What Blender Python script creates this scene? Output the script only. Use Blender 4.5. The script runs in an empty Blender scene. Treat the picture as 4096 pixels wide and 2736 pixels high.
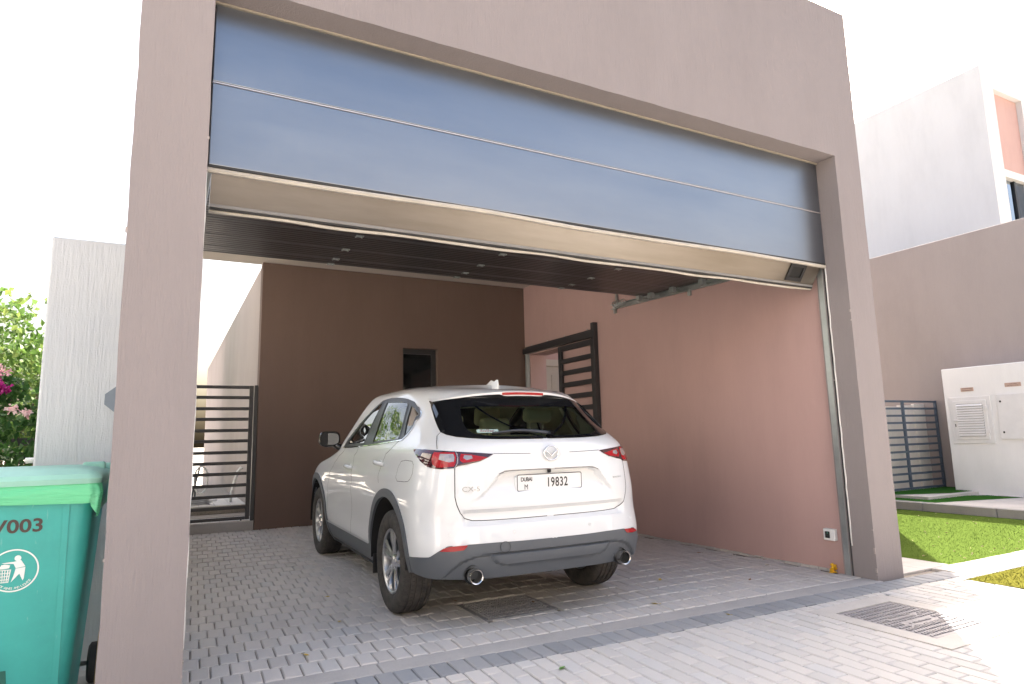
import bpy, bmesh, math, random
import numpy as np
from mathutils import Vector, Matrix, Euler
random.seed(7); RNG = np.random.default_rng(7)
SC = bpy.context.scene
COL = SC.collection
# ------------------------------------------------------------------ camera, sky, sun, exposure
CAM_POS = Vector((-5.2024, -3.4630, 1.2217)); CAM_YAW, CAM_PITCH, CAM_ROLL, CAM_F = 0.4910, 0.1486, -0.0232, 2570.9 / 4096 * 36
_f = Vector((math.sin(CAM_YAW) * math.cos(CAM_PITCH), math.cos(CAM_YAW) * math.cos(CAM_PITCH), math.sin(CAM_PITCH)))
_r0 = Vector((math.cos(CAM_YAW), -math.sin(CAM_YAW), 0)); _u0 = _r0.cross(_f)
CR = math.cos(CAM_ROLL) * _r0 + math.sin(CAM_ROLL) * _u0; CU = -math.sin(CAM_ROLL) * _r0 + math.cos(CAM_ROLL) * _u0; CF = _f
cam = bpy.data.cameras.new('camera'); cam.sensor_width = 36; cam.lens = CAM_F; cam.clip_end = 2000; cam.clip_start = .05
co = bpy.data.objects.new('camera', cam); COL.objects.link(co)
co.matrix_world = Matrix(((CR.x, CU.x, -CF.x, CAM_POS.x), (CR.y, CU.y, -CF.y, CAM_POS.y), (CR.z, CU.z, -CF.z, CAM_POS.z), (0, 0, 0, 1)))
SC.camera = co
SUN_AZ = math.atan2(.76, .65)          # clockwise from +y, towards +x
SUN_EL = math.radians(48)
world = bpy.data.worlds.new('World'); SC.world = world; world.use_nodes = True
wn = world.node_tree.nodes; wl = world.node_tree.links
sky = wn.new('ShaderNodeTexSky'); sky.sky_type = 'NISHITA'; sky.sun_disc = False
sky.sun_elevation = SUN_EL; sky.sun_rotation = SUN_AZ; sky.dust_density = 9.0; sky.air_density = 1.2; sky.ozone_density = 1.2
bg = wn['Background']; wl.new(sky.outputs[0], bg.inputs[0]); bg.inputs[1].default_value = .15
sl = bpy.data.lights.new('sun', 'SUN'); sl.energy = 5.0; sl.angle = math.radians(.55); sl.color = (1, .93, .82)
so = bpy.data.objects.new('sun', sl); COL.objects.link(so); so.location = (20, 18, 30)
so.rotation_euler = Vector((math.sin(SUN_AZ) * math.cos(SUN_EL), math.cos(SUN_AZ) * math.cos(SUN_EL), math.sin(SUN_EL))).to_track_quat('Z', 'Y').to_euler()
SC.view_settings.view_transform = 'Standard'; SC.view_settings.look = 'None'; SC.view_settings.gamma = 1
SC.view_settings.use_curve_mapping = False; SC.view_settings.exposure = 1.8
SC.render.engine = 'CYCLES'; SC.cycles.use_denoising = True; SC.cycles.max_bounces = 10; SC.cycles.diffuse_bounces = 6
SC.cycles.transparent_max_bounces = 12; SC.cycles.sample_clamp_indirect = 8; SC.cycles.caustics_reflective = False; SC.cycles.caustics_refractive = False

# ------------------------------------------------------------------ helpers
def cam_px(p):
    d = Vector(p) - CAM_POS; z = d.dot(CF)
    if z <= .05: return None
    return (512 + 1024 / 36 * CAM_F * d.dot(CR) / z, 342 - 1024 / 36 * CAM_F * d.dot(CU) / z, z)
def link(o, parent=None):
    COL.objects.link(o)
    if parent is not None: o.parent = parent
    return o
def empty(name, loc=(0, 0, 0), rotz=0, label=None, cat=None, group=None):
    o = bpy.data.objects.new(name, None); o.location = loc; o.rotation_euler = (0, 0, rotz); o.empty_display_size = .1
    link(o); tag(o, label, cat, group); return o
def tag(o, label=None, cat=None, group=None, kind=None):
    if label: o['label'] = label
    if cat: o['category'] = cat
    if group: o['group'] = group
    if kind: o['kind'] = kind
    return o
def mesh_obj(name, me, mat=None, parent=None, smooth=False):
    o = bpy.data.objects.new(name, me)
    if mat is not None:
        for m in (mat if isinstance(mat, (list, tuple)) else [mat]): me.materials.append(m)
    if smooth: me.shade_smooth()
    return link(o, parent)
def bm_obj(name, bm, mat=None, parent=None, smooth=False, auto=None):
    bmesh.ops.recalc_face_normals(bm, faces=bm.faces)
    me = bpy.data.meshes.new(name); bm.to_mesh(me); bm.free()
    o = mesh_obj(name, me, mat, parent, smooth)
    if auto: 
        me.shade_smooth(); me.set_sharp_from_angle(angle=math.radians(auto))
    return o
def add_box(bm, x0, x1, y0, y1, z0, z1, bev=0, seg=1, mtx=None):
    r = bmesh.ops.create_cube(bm, size=1)
    vs = r['verts']
    for v in vs:
        v.co = Vector((x0 + (v.co.x + .5) * (x1 - x0), y0 + (v.co.y + .5) * (y1 - y0), z0 + (v.co.z + .5) * (z1 - z0)))
    if bev:
        es = set(e for v in vs for e in v.link_edges)
        g = bmesh.ops.bevel(bm, geom=list(es), offset=bev, segments=seg, profile=.5, affect='EDGES')
        vs = list(set(vs) & set(bm.verts)) + [v for v in g['verts']]
        vs = list(set(v for v in vs if v.is_valid))
    if mtx is not None: bmesh.ops.transform(bm, matrix=mtx, verts=vs)
    return vs
def box(name, x0, x1, y0, y1, z0, z1, mat, parent=None, bev=0, seg=1):
    bm = bmesh.new(); add_box(bm, x0, x1, y0, y1, z0, z1, bev, seg)
    return bm_obj(name, bm, mat, parent)
def add_tube(bm, pts, r, n=10, closed=False, cap=True):
    pts = [Vector(p) for p in pts]; rings = []
    N = len(pts); up = None
    for i, p in enumerate(pts):
        if closed: t = pts[(i + 1) % N] - pts[i - 1]
        else: t = pts[min(i + 1, N - 1)] - pts[max(i - 1, 0)]
        t.normalize()
        if up is None:
            up = Vector((0, 0, 1)) if abs(t.z) < .9 else Vector((1, 0, 0))
        a = t.cross(up).normalized(); b = a.cross(t).normalized(); up = b
        rr = r[i] if isinstance(r, (list, tuple)) else r
        rings.append([bm.verts.new(p + a * rr * math.cos(k * 2 * math.pi / n) + b * rr * math.sin(k * 2 * math.pi / n)) for k in range(n)])
    for i in range(N if closed else N - 1):
        A, B = rings[i], rings[(i + 1) % N]
        for k in range(n): bm.faces.new((A[k], A[(k + 1) % n], B[(k + 1) % n], B[k]))
    if cap and not closed: bm.faces.new(rings[0]); bm.faces.new(rings[-1])
    return rings
def add_lathe(bm, prof, n=32, axis='x', origin=(0, 0, 0), closed=False):
    rings = []
    for (h, r) in prof:
        ring = []
        for k in range(n):
            a = 2 * math.pi * k / n; c, s = r * math.cos(a), r * math.sin(a)
            q = (h, c, s) if axis == 'x' else ((c, h, s) if axis == 'y' else (c, s, h))
            ring.append(bm.verts.new(Vector(q) + Vector(origin)))
        rings.append(ring)
    m = len(prof)
    for i in range(m if closed else m - 1):
        A, B = rings[i], rings[(i + 1) % m]
        for k in range(n): bm.faces.new((A[k], A[(k + 1) % n], B[(k + 1) % n], B[k]))
    return rings
def add_prism(bm, outline, d0, d1, fn):
    """outline: 2D points; fn(a,b,d) -> 3D"""
    A = [bm.verts.new(fn(a, b, d0)) for a, b in outline]; B = [bm.verts.new(fn(a, b, d1)) for a, b in outline]
    n = len(A)
    bm.faces.new(A); bm.faces.new(B[::-1])
    for i in range(n): bm.faces.new((A[i], B[i], B[(i + 1) % n], A[(i + 1) % n]))
def text_obj(name, s, size, mtx, mat, parent=None, depth=.001, align='LEFT', shear=0, sx=1, spacing=1, bold=0):
    cu = bpy.data.curves.new(name, 'FONT'); cu.body = s; cu.size = size; cu.align_x = align; cu.extrude = depth; cu.shear = shear
    cu.space_character = spacing; cu.offset = bold * size; cu.resolution_u = 4
    tmp = bpy.data.objects.new(name + '_tmp', cu); COL.objects.link(tmp)
    dg = bpy.context.evaluated_depsgraph_get()
    me = bpy.data.meshes.new_from_object(tmp.evaluated_get(dg)); COL.objects.unlink(tmp); bpy.data.objects.remove(tmp)
    me.name = name
    me.transform(Matrix.Diagonal((sx, 1, 1, 1))); me.transform(mtx)
    me.materials.clear()
    return mesh_obj(name, me, mat, parent)

# ------------------------------------------------------------------ materials
MATS = {}
def mat(name, col=(.5, .5, .5), rough=.6, metal=0, coat=0, spec=.5, coat_rough=.03):
    if name in MATS: return MATS[name]
    m = bpy.data.materials.new(name); m.use_nodes = True; MATS[name] = m
    b = m.node_tree.nodes['Principled BSDF']
    b.inputs['Base Color'].default_value = (*col, 1); b.inputs['Roughness'].default_value = rough; b.inputs['Metallic'].default_value = metal
    b.inputs['Coat Weight'].default_value = coat; b.inputs['Coat Roughness'].default_value = coat_rough; b.inputs['Specular IOR Level'].default_value = spec
    return m
def N(m, t, **kw):
    n = m.node_tree.nodes.new(t)
    for k, v in kw.items(): setattr(n, k, v)
    return n
def L(m, a, b): m.node_tree.links.new(a, b)
def bs(m): return m.node_tree.nodes['Principled BSDF']
def pos(m, obj=False):
    if obj: return N(m, 'ShaderNodeTexCoord').outputs['Object']
    return N(m, 'ShaderNodeNewGeometry').outputs['Position']
def mapping(m, src, scale):
    n = N(m, 'ShaderNodeMapping'); n.inputs['Scale'].default_value = scale; L(m, src, n.inputs['Vector']); return n.outputs[0]
def noise(m, vec, scale, detail=4, rough=.6):
    n = N(m, 'ShaderNodeTexNoise'); n.inputs['Scale'].default_value = scale; n.inputs['Detail'].default_value = detail; n.inputs['Roughness'].default_value = rough
    L(m, vec, n.inputs['Vector']); return n.outputs['Fac']
def ramp(m, fac, stops):
    n = N(m, 'ShaderNodeValToRGB'); L(m, fac, n.inputs[0]); e = n.color_ramp.elements
    e[0].position, e[0].color = stops[0][0], (*stops[0][1], 1); e[1].position, e[1].color = stops[-1][0], (*stops[-1][1], 1)
    for p, c in stops[1:-1]: x = e.new(p); x.color = (*c, 1)
    return n.outputs[0]
def mix(m, fac, a, b, mode='MIX'):
    n = N(m, 'ShaderNodeMix', data_type='RGBA', blend_type=mode)
    for s, v in ((0, fac), (6, a), (7, b)):
        if hasattr(v, 'node'): L(m, v, n.inputs[s])
        elif s == 0: n.inputs[0].default_value = v
        else: n.inputs[s].default_value = (*v, 1)
    return n.outputs[2]
def math_(m, op, a, b=None):
    n = N(m, 'ShaderNodeMath', operation=op)
    for i, v in enumerate((a, b)):
        if v is None: continue
        if hasattr(v, 'node'): L(m, v, n.inputs[i])
        else: n.inputs[i].default_value = v
    return n.outputs[0]
def bump(m, h, strength, dist):
    n = N(m, 'ShaderNodeBump'); n.inputs['Strength'].default_value = strength; n.inputs['Distance'].default_value = dist
    L(m, h, n.inputs['Height']); L(m, n.outputs[0], bs(m).inputs['Normal'])
def mul(c, k): return tuple(min(1, v * k) for v in c)
def stucco(name, col, strength=.75, dist=.0045, comb=1.0, scale=1.0):
    """scratch-combed render: long vertical scratches with grit and faint weathering"""
    m = mat(name, col, .88, spec=.25)
    p = pos(m)
    s1 = noise(m, mapping(m, p, (95 * scale, 95 * scale, 7 * scale)), 1, 4, .65)
    s2 = noise(m, mapping(m, p, (34 * scale, 34 * scale, 5 * scale)), 1, 3, .6)
    g = noise(m, p, 140 * scale, 3, .7)
    h = math_(m, 'ADD', math_(m, 'MULTIPLY', s1, .9 * comb), math_(m, 'ADD', math_(m, 'MULTIPLY', s2, .7 * comb), math_(m, 'MULTIPLY', g, .35)))
    bump(m, h, strength, dist)
    w = noise(m, mapping(m, p, (1.1, 1.1, .5)), 1, 5, .6)
    w2 = noise(m, mapping(m, p, (9, 9, 1.2)), 1, 4, .6)
    c = ramp(m, math_(m, 'ADD', math_(m, 'MULTIPLY', w, .82), math_(m, 'MULTIPLY', w2, .18)), [(.3, mul(col, .91)), (.5, col), (.72, mul(col, 1.06))])
    c = mix(m, math_(m, 'MULTIPLY', s1, .16), c, mul(col, .62))
    L(m, c, bs(m).inputs['Base Color'])
    return m
TAUPE = (.270, .240, .239)
M_taupe = stucco('taupe_render', TAUPE)
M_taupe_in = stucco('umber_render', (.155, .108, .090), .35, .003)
M_pink = stucco('dusky_pink_render', (.485, .328, .305), .35, .003)
M_taupe2 = stucco('pale_taupe_render', (.37, .325, .305))
M_tan = stucco('warm_taupe_render', (.35, .30, .28), .4, .003)
M_white = stucco('white_render', (.575, .60, .63), .8, .006, scale=.75)
M_white2 = stucco('white_smooth_render', (.84, .84, .83), .25, .002)
M_white3 = stucco('far_white_render', (.66, .66, .66), .25, .002)
M_cream_r = stucco('cream_render', (.55, .50, .44), .2, .002)
M_blush = stucco('blush_render', (.55, .36, .32), .2, .002)
M_ceil = mat('ceiling_paint', (.60, .55, .51), .9)
def painted(name, col, rough=.45, spec=.5, var=.12, scale=6):
    m = mat(name, col, rough, spec=spec); p = pos(m)
    n = noise(m, p, scale, 5, .65)
    L(m, ramp(m, n, [(.3, mul(col, 1 - var)), (.7, mul(col, 1 + var))]), bs(m).inputs['Base Color'])
    L(m, math_(m, 'ADD', math_(m, 'MULTIPLY', n, .25), rough - .12), bs(m).inputs['Roughness'])
    return m
M_slat = painted('charcoal_powder_coat', (.035, .034, .037), .45)
M_slat_blue = painted('slate_blue_powder_coat', (.075, .105, .145), .42)
M_rail = painted('galvanised_steel', (.42, .45, .45), .4); bs(M_rail).inputs['Metallic'].default_value = .8
M_trim_w = painted('white_sealant', (.72, .71, .68), .55)
M_seal = painted('cream_rubber_seal', (.46, .425, .37), .6)
M_seal_d = painted('black_rubber_seal', (.03, .03, .03), .6)
M_black = mat('matt_black', (.012, .012, .013), .6)
M_dark = mat('shadow_black', (.01, .01, .01), .9)
# glossy coated aluminium of the door fascia
M_fascia = mat('blue_grey_coated_panel', (.25, .275, .32), .2, metal=1)
p = pos(M_fascia); n = noise(M_fascia, mapping(M_fascia, p, (.5, .5, 2.2)), 1, 5, .6); n2 = noise(M_fascia, p, 60, 3, .7)
L(M_fascia, ramp(M_fascia, n, [(.3, (.25, .277, .317)), (.7, (.30, .328, .365))]), bs(M_fascia).inputs['Base Color'])
L(M_fascia, math_(M_fascia, 'ADD', math_(M_fascia, 'MULTIPLY', n, .20), .24), bs(M_fascia).inputs['Roughness'])
bump(M_fascia, math_(M_fascia, 'ADD', math_(M_fascia, 'MULTIPLY', n, 1), math_(M_fascia, 'MULTIPLY', n2, .01)), .12, .02)
M_band = mat('ground_reflection_beige', (.23, .20, .17), .3, metal=.75)  # same coated panel, the ground's beige reflection put into its colour
p = pos(M_band); L(M_band, ramp(M_band, noise(M_band, mapping(M_band, p, (.7, .7, 6)), 1, 5, .6), [(.3, (.17, .145, .115)), (.7, (.25, .225, .195))]), bs(M_band).inputs['Base Color'])
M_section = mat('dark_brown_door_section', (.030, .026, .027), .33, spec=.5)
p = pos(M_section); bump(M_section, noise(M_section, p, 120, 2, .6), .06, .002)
# ------------------------------------------------------------------ ground and paving
M_sand = mat('joint_sand', (.40, .35, .30), .95); p = pos(M_sand)
L(M_sand, ramp(M_sand, noise(M_sand, p, 90, 4, .7), [(.3, (.18, .155, .13)), (.7, (.34, .30, .26))]), bs(M_sand).inputs['Base Color'])
M_ground = mat('pale_ground', (.42, .39, .35), .95); p = pos(M_ground)
_br = N(M_ground, 'ShaderNodeTexBrick'); _br.inputs['Scale'].default_value = 5; _br.inputs['Color1'].default_value = (.47, .44, .40, 1); _br.inputs['Color2'].default_value = (.42, .395, .365, 1); _br.inputs['Mortar'].default_value = (.36, .33, .29, 1); _br.inputs['Mortar Size'].default_value = .012
L(M_ground, p, _br.inputs['Vector'])
_c = mix(M_ground, math_(M_ground, 'MULTIPLY', noise(M_ground, p, .35, 6, .65), .5), _br.outputs['Color'], (.50, .45, .38))
L(M_ground, _c, bs(M_ground).inputs['Base Color'])
def paver_mat(name, cols, dust=(.47, .43, .39)):
    m = mat(name, cols[1], .92, spec=.12); p = pos(m)
    at = N(m, 'ShaderNodeAttribute', attribute_name='tint')
    c = ramp(m, at.outputs['Fac'], [(0, cols[0]), (.35, cols[1]), (.65, cols[2]), (1, cols[3])])
    g = noise(m, p, 260, 3, .75); d = noise(m, p, 1.3, 6, .65); d2 = noise(m, p, 17, 5, .7)
    c = mix(m, math_(m, 'MULTIPLY', math_(m, 'MULTIPLY', d, d2), .85), c, dust)
    c = mix(m, math_(m, 'MULTIPLY', g, .22), c, mul(cols[1], .62))
    L(m, c, bs(m).inputs['Base Color'])
    bump(m, math_(m, 'ADD', math_(m, 'MULTIPLY', g, .7), math_(m, 'MULTIPLY', d2, .6)), .35, .003)
    return m
M_pav_g = paver_mat('grey_concrete_paver', [(.50, .47, .445), (.57, .535, .505), (.59, .55, .52), (.53, .515, .50)], (.62, .58, .54))
M_pav_o = paver_mat('pale_grey_concrete_paver', [(.49, .475, .46), (.56, .535, .515), (.58, .55, .52), (.52, .515, .515)], (.63, .60, .57))
M_pav_d = paver_mat('slate_blue_paver', [(.24, .252, .27), (.29, .30, .315), (.32, .322, .33), (.27, .29, .315)], (.42, .41, .405))
def concrete(name, col, bstr=.3):
    m = mat(name, col, .95, spec=.12); p = pos(m); a = noise(m, p, 2.2, 6, .65); b = noise(m, p, 85, 4, .7)
    L(m, ramp(m, math_(m, 'ADD', math_(m, 'MULTIPLY', a, .65), math_(m, 'MULTIPLY', b, .35)), [(.3, mul(col, .80)), (.5, col), (.7, mul(col, 1.14))]), bs(m).inputs['Base Color'])
    bump(m, math_(m, 'ADD', a, math_(m, 'MULTIPLY', b, .4)), bstr, .006); return m
M_conc = concrete('cast_concrete', (.42, .40, .385))
M_conc_l = concrete('pale_concrete', (.52, .49, .46))
M_kerb = concrete('kerb_concrete', (.36, .345, .33), .5)
M_tile = concrete('pale_floor_tile', (.60, .57, .53), .1)
SKEW = math.radians(-1.9)
def floor_z(y): 
    t = max(0, min(1, (y - 3.0) / 2.9)); return .105 * t * t * (3 - 2 * t)
def flat_sheet(name, pts, z, m, kind='structure'):
    bm = bmesh.new(); bm.faces.new([bm.verts.new((x, y, z)) for x, y in pts]); o = bm_obj(name, bm, m); return tag(o, kind=kind)
tag(flat_sheet('ground', [(-400, -400), (400, -400), (400, 400), (-400, 400)], -.07, M_ground), 'pale paved ground reaching out past the driveway')
def paver_mesh(w, l, tint, h=.06, ch=.006):
    x, y = w / 2, l / 2
    V = [(-x, -y, -h), (x, -y, -h), (x, y, -h), (-x, y, -h), (-x, -y, -ch), (x, -y, -ch), (x, y, -ch), (-x, y, -ch), (-x + ch, -y + ch, 0), (x - ch, -y + ch, 0), (x - ch, y - ch, 0), (-x + ch, y - ch, 0)]
    Fc = [(8, 9, 10, 11)] + [(4 + i, 4 + (i + 1) % 4, 8 + (i + 1) % 4, 8 + i) for i in range(4)] + [(i, (i + 1) % 4, 4 + (i + 1) % 4, 4 + i) for i in range(4)]
    return V, Fc
def lay_pavers(parent, spots, w, l, m, name='paver', limit=300):
    """spots: (x, y, z, rotation, length scale). Largest in view become objects, the rest one joined part."""
    variants = []
    for k in range(14):
        V, Fc = paver_mesh(w - .006, l - .006, 0); me = bpy.data.meshes.new(name); me.from_pydata(V, [], Fc)
        a = me.attributes.new('tint', 'FLOAT', 'FACE'); a.data.foreach_set('value', [k / 13] * len(Fc)); me.materials.append(m); variants.append(me)
    sc = []
    for i, s in enumerate(spots):
        q = cam_px(s[:3]); v = 0
        if q and -20 < q[0] < 1044 and -20 < q[1] < 704: v = 1000 / q[2] * (abs(s[2] - CAM_POS.z) / q[2])
        sc.append(v)
    order = sorted(range(len(spots)), key=lambda i: -sc[i]); sep = set(i for i in order[:limit] if sc[i] > 0)
    AV, AF, AT = [], [], []
    for i, (x, y, z, r, ls, *ws_) in enumerate(spots):
        ws = ws_[0] if ws_ else 1
        dz = RNG.normal(0, .0011); tx, ty = RNG.normal(0, .006, 2); rz = r + RNG.normal(0, .006); jx, jy = RNG.normal(0, .0009, 2)
        E = Euler((tx, ty, rz)); k = int(RNG.integers(0, 14))
        if i in sep and ls == 1 and ws == 1:
            o = bpy.data.objects.new(name, variants[k]); o.location = (x + jx, y + jy, z + dz); o.rotation_euler = E; link(o, parent)
        else:
            V, Fc = paver_mesh(w * ws - .006, l * ls - .006, 0); R = E.to_matrix(); b = len(AV)
            AV += [tuple(R @ Vector(v) + Vector((x + jx, y + jy, z + dz))) for v in V]; AF += [tuple(b + q for q in f) for f in Fc]; AT += [k / 13] * len(Fc)
    if AV:
        me = bpy.data.meshes.new(name + '_field'); me.from_pydata(AV, [], AF); a = me.attributes.new('tint', 'FLOAT', 'FACE'); a.data.foreach_set('value', AT)
        o = mesh_obj(name + '_field', me, m, parent); tag(o, kind='stuff')
SK = Matrix.Rotation(SKEW, 3, 'Z'); SK0 = Vector((-2.6, .1, 0))
def sk(x, y): v = SK @ (Vector((x, y, 0)) - SK0) + SK0; return v.x, v.y
def unsk(x, y): v = SK.transposed() @ (Vector((x, y, 0)) - SK0) + SK0; return v.x, v.y
MH1 = (-3.25, -2.63, .70, 1.22); MH2 = (-1.27, -.42, -1.24, -.30)
def trim(x, y, z, r, w, l, rect, g=.004):
    """block cut against a rectangular cover: None when nothing useful is left"""
    X0, X1, Y0, Y1 = rect[0] - g, rect[1] + g, rect[2] - g, rect[3] + g; a0, a1, b0, b1 = x - w / 2, x + w / 2, y - l / 2, y + l / 2
    if a1 <= X0 or a0 >= X1 or b1 <= Y0 or b0 >= Y1: return (x, y, z, r, l / .2, w / .1)
    best = None
    for c in ((a0, min(a1, X0), b0, b1), (max(a0, X1), a1, b0, b1), (a0, a1, b0, min(b1, Y0)), (a0, a1, max(b0, Y1), b1)):
        if c[1] - c[0] > .012 and c[3] - c[2] > .012:
            ar = (c[1] - c[0]) * (c[3] - c[2])
            if best is None or ar > best[0]: best = (ar, c)
    if best is None: return None
    c = best[1]; return ((c[0] + c[1]) / 2, (c[2] + c[3]) / 2, z, r, (c[3] - c[2]) / .2, (c[1] - c[0]) / .1)
def in_rect(x, y, r, mx=0, my=0): return r[0] - mx < x < r[1] + mx and r[2] - my < y < r[3] + my
# garage floor: bed, pavers in running rows across the bay
gf_bm = bmesh.new(); ys = [.22 + .3 * i for i in range(20)]
gv = [[gf_bm.verts.new((x, y, floor_z(y) - .015)) for x in (-5.6, .05)] for y in ys]
for a, b in zip(gv, gv[1:]): gf_bm.faces.new((a[0], a[1], b[1], b[0]))
garage_floor = tag(bm_obj('garage_floor', gf_bm, M_sand), 'grey block-paved floor inside the open garage', kind='structure')
spots = []
for r in range(29):
    for c in range(-3, 60):
        X = -5.75 + .1 * c + (.05 if r % 2 else 0); Y = .33 + .2 * r; x, y = sk(X, Y)
        if x < -5.62 or x > -.01 or y > 5.86 or y < .1: continue
        q_ = trim(x, y, floor_z(y), SKEW, .1, .2, (-3.22, -2.64, .71, 1.21))
        if q_: spots.append(q_)
lay_pavers(garage_floor, spots, .1, .2, M_pav_g)
# concrete threshold strip in segments
th = tag(flat_sheet('driveway', [(-14, -9), (3.2, -9), (3.2, .30), (-14, .30)], -.020, M_sand), 'block-paved driveway in front of the garage', kind='structure')
for x0, x1 in ((-5.6, -4.12), (-4.115, -2.72), (-2.715, -1.2), (-1.195, .02)):
    bm = bmesh.new(); add_box(bm, x0, x1, .052, .222, -.05, -.002, .004)
    for v in bm.verts: v.co.x, v.co.y = sk(v.co.x, v.co.y)
    bm_obj('threshold_slab', bm, M_conc, th)
# dark course in front of the threshold
spots = []
for c in range(-40, 38):
    X = -2.6 + .1015 * c; x, y = sk(X, -.052)
    if x > .80 or x < -7: continue
    spots.append((x, y, 0, SKEW, 1))
dk = tag(flat_sheet('border_course', [(-7, -.16), (.75, -.16), (.75, -.05), (-7, -.05)], -.016, M_sand), 'row of slate blue border pavers along the threshold', kind='structure')
lay_pavers(dk, spots, .1015, .2, M_pav_d, limit=80)
# outer driveway: columns of pavers running out from the garage, half staggered
spots = []
for c in range(-62, 46):
    X = -2.6 + .1 * c
    for r in range(0, 26):
        if c % 2:
            Y = -.262 - .2 * r; ls = 1
        else:
            if r == 0: Y, ls = -.207, .5
            else: Y, ls = -.162 - .2 * r, 1
        x, y = sk(X, Y)
        if x > 1.6 or y < -5.2 or x < -8.6: continue
        q_ = trim(x, y, 0, SKEW, .1, .2 * ls, MH2)
        if q_ and x > .5: q_ = trim(q_[0], q_[1], 0, SKEW, .1 * q_[5], .2 * q_[4], (.605, 3.2, -.76, -.35))
        if q_ and x > .7: q_ = trim(q_[0], q_[1], 0, SKEW, .1 * q_[5], .2 * q_[4], (.80, 6.6, -.345, .03))
        if q_: spots.append(q_)
lay_pavers(th, spots, .1, .2, M_pav_o)
# manhole covers
def manhole(name, label, rect, frame_rect, m, rows, cols, studs):
    x0, x1, y0, y1 = rect; cx, cy = (x0 + x1) / 2, (y0 + y1) / 2
    t = empty(name, (cx, cy, 0), 0, label, 'manhole cover', 'manhole covers in the paving')
    if frame_rect:
        a0, a1, b0, b1 = [v - (cx if i < 2 else cy) for i, v in enumerate(frame_rect)]
        h0, h1, k0, k1 = x0 - cx - .012, x1 - cx + .012, y0 - cy - .012, y1 - cy + .012
        bm = bmesh.new()
        for q in ((a0, a1, b0, k0), (a0, a1, k1, b1), (a0, h0, k0, k1), (h1, a1, k0, k1)): add_box(bm, *q, -.06, .0)
        bmesh.ops.remove_doubles(bm, verts=bm.verts, dist=1e-5)
        bm_obj('concrete_surround', bm, M_conc_l, t)
    X0, X1, Y0, Y1 = x0 - cx, x1 - cx, y0 - cy, y1 - cy
    bm = bmesh.new(); add_box(bm, X0, X1, Y0, Y1, -.05, -.005, .003); bm_obj('plate', bm, m, t)
    bm = bmesh.new(); fr = .008
    for q in ((X0 - fr, X1 + fr, Y0 - fr, Y0 - .001), (X0 - fr, X1 + fr, Y1 + .001, Y1 + fr), (X0 - fr, X0 - .001, Y0, Y1), (X1 + .001, X1 + fr, Y0, Y1)): add_box(bm, *q, -.05, -.003)
    bm_obj('frame', bm, m, t)
    bm = bmesh.new(); dx = (X1 - X0 - .03) / cols; dy = (Y1 - Y0 - .03) / rows
    for i in range(cols):
        for j in range(rows):
            if studs(i / (cols - 1), j / (rows - 1)): continue
            x = X0 + .015 + (i + .5) * dx; y = Y0 + .015 + (j + .5) * dy
            if (j % 2) == 0: add_box(bm, x - dx * .36, x + dx * .36, y - dy * .18, y + dy * .18, -.006, .0015)
            else: add_box(bm, x - dx * .2, x + dx * .2, y - dy * .34, y + dy * .34, -.006, .0015)
    tag(bm_obj('tread_studs', bm, m, t), kind='stuff')
    bm = bmesh.new()
    for (u0, u1, v) in ((.25, .75, .32), (.30, .70, .40), (.2, .8, .55), (.3, .7, .62)):   # cast rows of worn raised marks
        k = 24
        for i in range(k):
            if random.random() < .18: continue
            x = X0 + (X1 - X0) * (u0 + (u1 - u0) * i / k); y = Y0 + (Y1 - Y0) * v
            add_box(bm, x, x + (X1 - X0) * (u1 - u0) / k * .55, y - .010, y + .008 + random.uniform(-.004, .003), -.006, .0005)
    tag(bm_obj('cast_marking', bm, m, t), kind='stuff')
    return t
def iron(name, col):
    m = mat(name, col, .6, metal=.3); p = pos(m)
    L(m, ramp(m, noise(m, p, 14, 6, .7), [(.3, mul(col, .7)), (.55, col), (.75, (.36, .32, .28))]), bs(m).inputs['Base Color']); return m
M_iron = iron('dusty_cast_iron', (.34, .33, .345)); M_iron2 = iron('galvanised_cast_cover', (.33, .32, .32))
manhole('manhole_cover', 'ribbed grey manhole cover lying under the rear of the white car', (-3.21, -2.65, .72, 1.20), None, M_iron2, 14, 18, lambda u, v: .28 < u < .72 and (.28 < v < .45 or .5 < v < .66))
manhole('manhole_cover', 'ribbed iron manhole cover in a pale concrete surround beside the right pillar', (-1.14, -.565, -1.08, -.45), MH2, M_iron, 13, 19, lambda u, v: .2 < u < .8 and (.28 < v < .44 or .5 < v < .66))
# path slabs, strip beside the garage, lawns
def slab_path(name, label, x0, x1, y0, y1, nx, ny, z, m=M_conc_l):
    t = tag(flat_sheet(name, [(x0, y0), (x1, y0), (x1, y1), (x0, y1)], z - .012, M_sand), label, kind='structure')
    dx, dy = (x1 - x0) / nx, (y1 - y0) / ny
    me = None
    for i in range(nx):
        for j in range(ny):
            if me is None:
                bm = bmesh.new(); add_box(bm, -dx / 2 + .004, dx / 2 - .004, -dy / 2 + .004, dy / 2 - .004, -.04, 0, .004)
                bmesh.ops.recalc_face_normals(bm, faces=bm.faces); me = bpy.data.meshes.new('slab'); bm.to_mesh(me); bm.free(); me.materials.append(m)
            o = bpy.data.objects.new('slab', me); o.location = (x0 + (i + .5) * dx, y0 + (j + .5) * dy, z + RNG.normal(0, .0015)); o.rotation_euler = (RNG.normal(0, .004), RNG.normal(0, .004), 0); link(o, t)
    return t
slab_path('front_path', 'pale slab path crossing between the two lawns', .80, 6.6, -.345, .03, 13, 2, .004)
slab_path('side_path', 'strip of pale slabs between the right pillar and the lawn', .36, 1.10, .04, 3.0, 2, 7, .004)
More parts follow.
